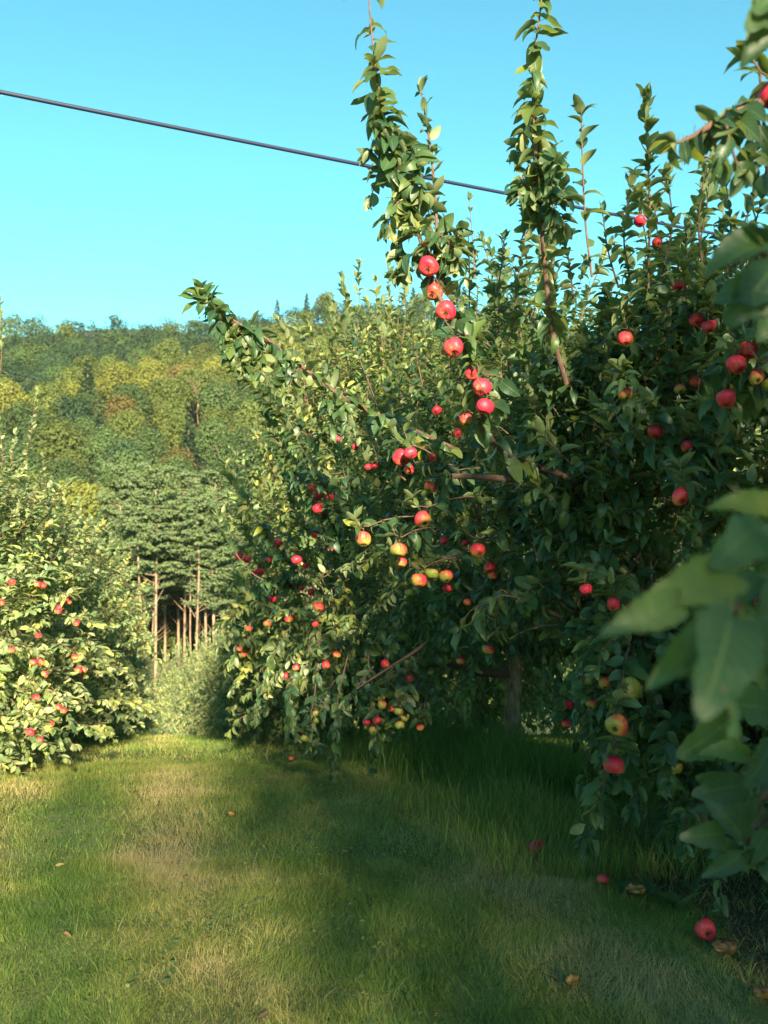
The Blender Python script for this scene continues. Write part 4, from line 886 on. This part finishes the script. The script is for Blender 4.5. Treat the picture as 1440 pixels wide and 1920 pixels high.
for x, y in pos:
    z = float(hillz(x, y))-.4; v = float(vnoise(x, y, 34))+.35*float(vnoise(x+40, y, 11))-.17; t = (y-100)/300
    v = v-(.38*max(0,t-.55)/.45)+.12*(1 if .1 < t < .6 else 0)+U(-.10,.10)
    kd = 'yellow green' if v > .70 else 'olive' if v > .50 else 'mid green' if v > .32 else 'dark green'
    if U(0,1) < .02: kd = 'rusty olive'
    c = np.array(PAL[kd])*U(.85,1.4); band = [b for m_, b in BAND if y < m_][0]; px = 720+F*x/y
    side = 'at the far left' if px < 130 else 'left of the pines' if px < 260 else 'above the pines' if px < 430 else 'behind the arching branch' if px < 620 else 'behind the right row'
    if nidx < 280:
        con = U(0,1) < .03; nidx += 1
        plant(cprotos[nidx % 2] if con else protos[nidx % 6], x, y, z-1, U(.85,1.2), (.022,.045,.022) if con else c, ('dark pointed spruce ' if con else kd+' round crowned tree ')+band+' '+side, 'tree', 'trees on the wooded hill')
    else: FARC.setdefault(kd, []).append((x, y, z))
rootw = None
for kd, lst in FARC.items():
    g = Geo()
    for x, y, z in lst:
        H = U(11,14); R = U(5.2,7.0)
        for i in range(9):
            d = nrm(rng.normal(size=3)+[0,0,.4]); rf = U(.4,.75); clump(g, np.array([x,y,z+H*.5])+d*[R*rf,R*rf,H*.42*rf], U(.34,.5)*R, 80, .42, .8, .4, 0, U(.2,.8), .3)
        clump(g, np.array([x,y,z+H*.45]), R*.8, 60, .8)
    if rootw is None: rootw = empty('far_wood', (0,0,0)); tag(rootw, 'mass of mixed trees covering the upper hillside up to the ridge', 'wood', kind='stuff')
    o = g.build('foliage', [M_wood], rootw); o.color = (*PAL[kd], 1); o['kind'] = 'stuff'
bt = None
for px, py, Yd, lab in ((372,800,215,'pale bare tree, left one of the leafless pair above the pines'),(392,775,222,'pale bare tree, right one of the leafless pair above the pines'),(300,770,225,'thin leafless tree left of the bare pair on the hill')):
    p = P(px, py, Yd); z = float(hillz(p[0], Yd)); 
    if bt is None: bt = split_tree('bare_tree', bare_tree(15), '', (1,1,1), (0,0,0), None); r_ = bt; r_.location = (p[0],Yd,z+2)
    else: r_ = copy_tree(bt, (p[0],Yd,z+2), U(0,6))
    r_.scale = (.85,.85,.85); tag(r_, lab, 'tree', 'leafless trees on the hill')
for px, Yr, sc, lab, con in ((650,385,.9,'dark spruce spike on the ridge right of the arching branch',1),(575,388,.8,'dark spruce breaking the ridge line above the arching branch',1),(610,386,1.3,'rounded yellow green tree crowning the ridge beside the spruces',0),
                     (775,385,1.05,'tall pale conifer on the ridge left of the leaning leader',1),(520,390,.75,'small spruce on the ridge line left of its neighbours',1),(870,385,1.2,'spruce on the ridge right of the leaning leader',1),(790,385,1.2,'broad tree on the ridge behind the leaning leader',0)):
    x = (px-720)/F*Yr; plant(cprotos[0] if con else protos[1], x, Yr, float(hillz(x, Yr))+1, sc, (.03,.055,.026) if con else (.12,.14,.035), lab, 'tree', 'trees breaking the ridge line')
# ------------------------------------------------------------------ white pines with bare lower trunks
def pine(H=20, R=4., bare=.42, nb=70, tr=.22, dead=14, fork=False):
    g = Geo(); w = U(-.9,.9); tp = spline([(0,0,-1),(w*.5,0,H*.35),(w,0,H*.7),(0,0,H)], 12); g.tube(tp, [tr,tr*.8,tr*.6,.05], 1, 7)
    if fork: g.tube(spline([(0,0,1.2),(-.9,0,H*.22),(-1.1,.1,H*.45),(-.9,0,H*.8)], 10), [tr*.75,tr*.6,tr*.5,.05], 1, 6)
    for i in range(nb):
        f = U(0,1)**.9; z = H*(bare+(1-bare)*f)-(U(0,1) < .12)*H*U(.03,.14); a = U(0,6.28); l = R*(1-.6*f**1.6)*U(.55,1.05)*(.75+.25*min(1,f*4)); d = np.array([math.cos(a),math.sin(a),.12+.35*f]); s = np.array([0,0,z])
        g.tube(spline([s, s+d*l*.5, s+d*l+[0,0,.25]], 5), [.05,.015], 1, 3)
        m = int(l*2.6)+2
        for j in range(m):
            q = .12+.88*(j+.5)/m; pc = s+d*l*q+np.array([-math.sin(a),math.cos(a),0])*U(-.5,.5)*l*.22+[0,0,.12]
            clump(g, pc+[0,0,U(-.15,.2)], U(.35,.65), 22, .16, .27, .5, 0, U(.2,.9), .5)
    for i in range(dead):
        z = H*U(.2,bare+.02); a = U(0,6.28); d = np.array([math.cos(a)*.7,math.sin(a)*.7,U(.1,1.1)]); s = np.array([0,0,z]); g.tube(spline([s,s+d*U(.4,1.1)+[0,0,U(-.1,.3)],s+d*U(1.2,2.8)],5), [.045,.014], 1, 3)
    return g
pp = [split_tree('pine_tree', pine(20,4.0,.50,90,.15,9), '', (0,0,0), (0,0,0), None), split_tree('pine_tree', pine(19,3.3,.66,60,.13,9,True), '', (0,0,0), (0,0,0), None), split_tree('pine_tree', pine(21,4.3,.38,120,.18,6), '', (0,0,0), (0,0,0), None)]
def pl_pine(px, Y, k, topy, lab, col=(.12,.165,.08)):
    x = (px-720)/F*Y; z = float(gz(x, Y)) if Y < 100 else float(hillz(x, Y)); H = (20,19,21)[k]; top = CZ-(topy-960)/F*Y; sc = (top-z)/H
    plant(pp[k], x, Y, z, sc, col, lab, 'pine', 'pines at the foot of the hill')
pl_pine(291,80,0,905,'tall pine with thick pinkish trunk, right one of the left trunk group'); pl_pine(270,81,1,925,'forked pine in the middle of the left trunk group'); pl_pine(262,84,0,935,'slim pine on the left of the left trunk group')
pl_pine(366,79,1,915,'forked pine whose two pale stems spread in a V right of the dark gap'); pl_pine(387,82,0,895,'straight pine right of the V stemmed one'); pl_pine(404,80,2,905,'pine with the widest trunk of the right group'); pl_pine(345,86,0,925,'thin pine beside the dark gap')
pl_pine(225,88,2,915,'broad pine at the left of the pine stand'); pl_pine(430,85,2,930,'pine half hidden behind the orchard branch'); pl_pine(470,90,0,950,'pine behind the crimson apple trio')
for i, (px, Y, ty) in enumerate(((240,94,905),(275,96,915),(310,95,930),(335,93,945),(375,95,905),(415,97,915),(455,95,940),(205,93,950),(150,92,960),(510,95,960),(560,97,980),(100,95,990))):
    pl_pine(px, Y, (2,2,0)[i % 3], ty, ['dark pine in the back rank of the stand','shaded pine filling the stand behind the trunks'][i % 2]+(' left of the gap' if px < 300 else ' at the gap' if px < 350 else ' right of the gap'), (.065,.10,.042))  # darker needle colour paints the shade inside the stand
for i, px in enumerate((290,305,318,332,350,378,262,415,240)):
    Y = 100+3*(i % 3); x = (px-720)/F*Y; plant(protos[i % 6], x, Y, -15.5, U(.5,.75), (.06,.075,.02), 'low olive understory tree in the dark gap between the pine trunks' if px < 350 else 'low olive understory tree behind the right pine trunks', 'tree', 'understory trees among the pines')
for i, px in enumerate((-10,30,75,120,165,210)):
    Y = 78+4*(i % 3); x = (px-720)/F*Y; plant(protos[(i*2+1) % 6], x, Y, float(gz(x,Y)), U(.85,1.1)*1.1, (.05,.095,.035), 'mid green broadleaf tree left of the pine stand behind the left row', 'tree', 'broadleaf trees beside the pine stand')

# ------------------------------------------------------------------ air
bpy.ops.mesh.primitive_cube_add(size=1, location=(0, 345, 50)); hz = bpy.context.object; hz.name = 'haze'; hz.scale = (880, 730, 150)
m = bpy.data.materials.new('haze_air'); m.use_nodes = True; t = m.node_tree; t.nodes.clear(); o_ = t.nodes.new('ShaderNodeOutputMaterial'); pv = t.nodes.new('ShaderNodeVolumePrincipled')
pv.inputs['Color'].default_value = (.75,.88,1,1); pv.inputs['Density'].default_value = .00006; t.links.new(pv.outputs[0], o_.inputs['Volume']); hz.data.materials.append(m); tag(hz, kind='stuff')

# ------------------------------------------------------------------ fruit sits in the outer leaves: bring apples buried deep in a crown out to its surface
bpy.context.view_layer.update(); dg = bpy.context.evaluated_depsgraph_get(); eye = Vector((0, 0, CZ))
for o in [q for q in C.objects if q.get('category') == 'apple' and str(q.get('group')).startswith('apples hanging')]:
    c = o.matrix_world.translation.copy(); d = c-eye; L = d.length; d.normalize(); R_ = .036
    side = d.cross(Vector((0,0,1))).normalized(); upv = side.cross(d); near = L; blocked = 0
    for a, b in ((0,0),(.55,0),(-.55,0),(0,.55),(0,-.55)):
        dd = (c+side*a*R_+upv*b*R_-eye).normalized(); st = eye+dd*1.35
        hit, loc, nn_, ix, ob, mw = S.ray_cast(dg, st, dd, distance=max(.01, L-1.35+.01))
        if hit and ob.name != o.name and ob.parent != bpy.data.objects.get(o.name) and (loc-eye).length < L-R_*1.2: blocked += 1; near = min(near, (loc-eye).length)
    if blocked >= 3 and L-near < (2.6 if 'left' in o['group'] else .9): o.location = c-d*(L-near+R_*.6)
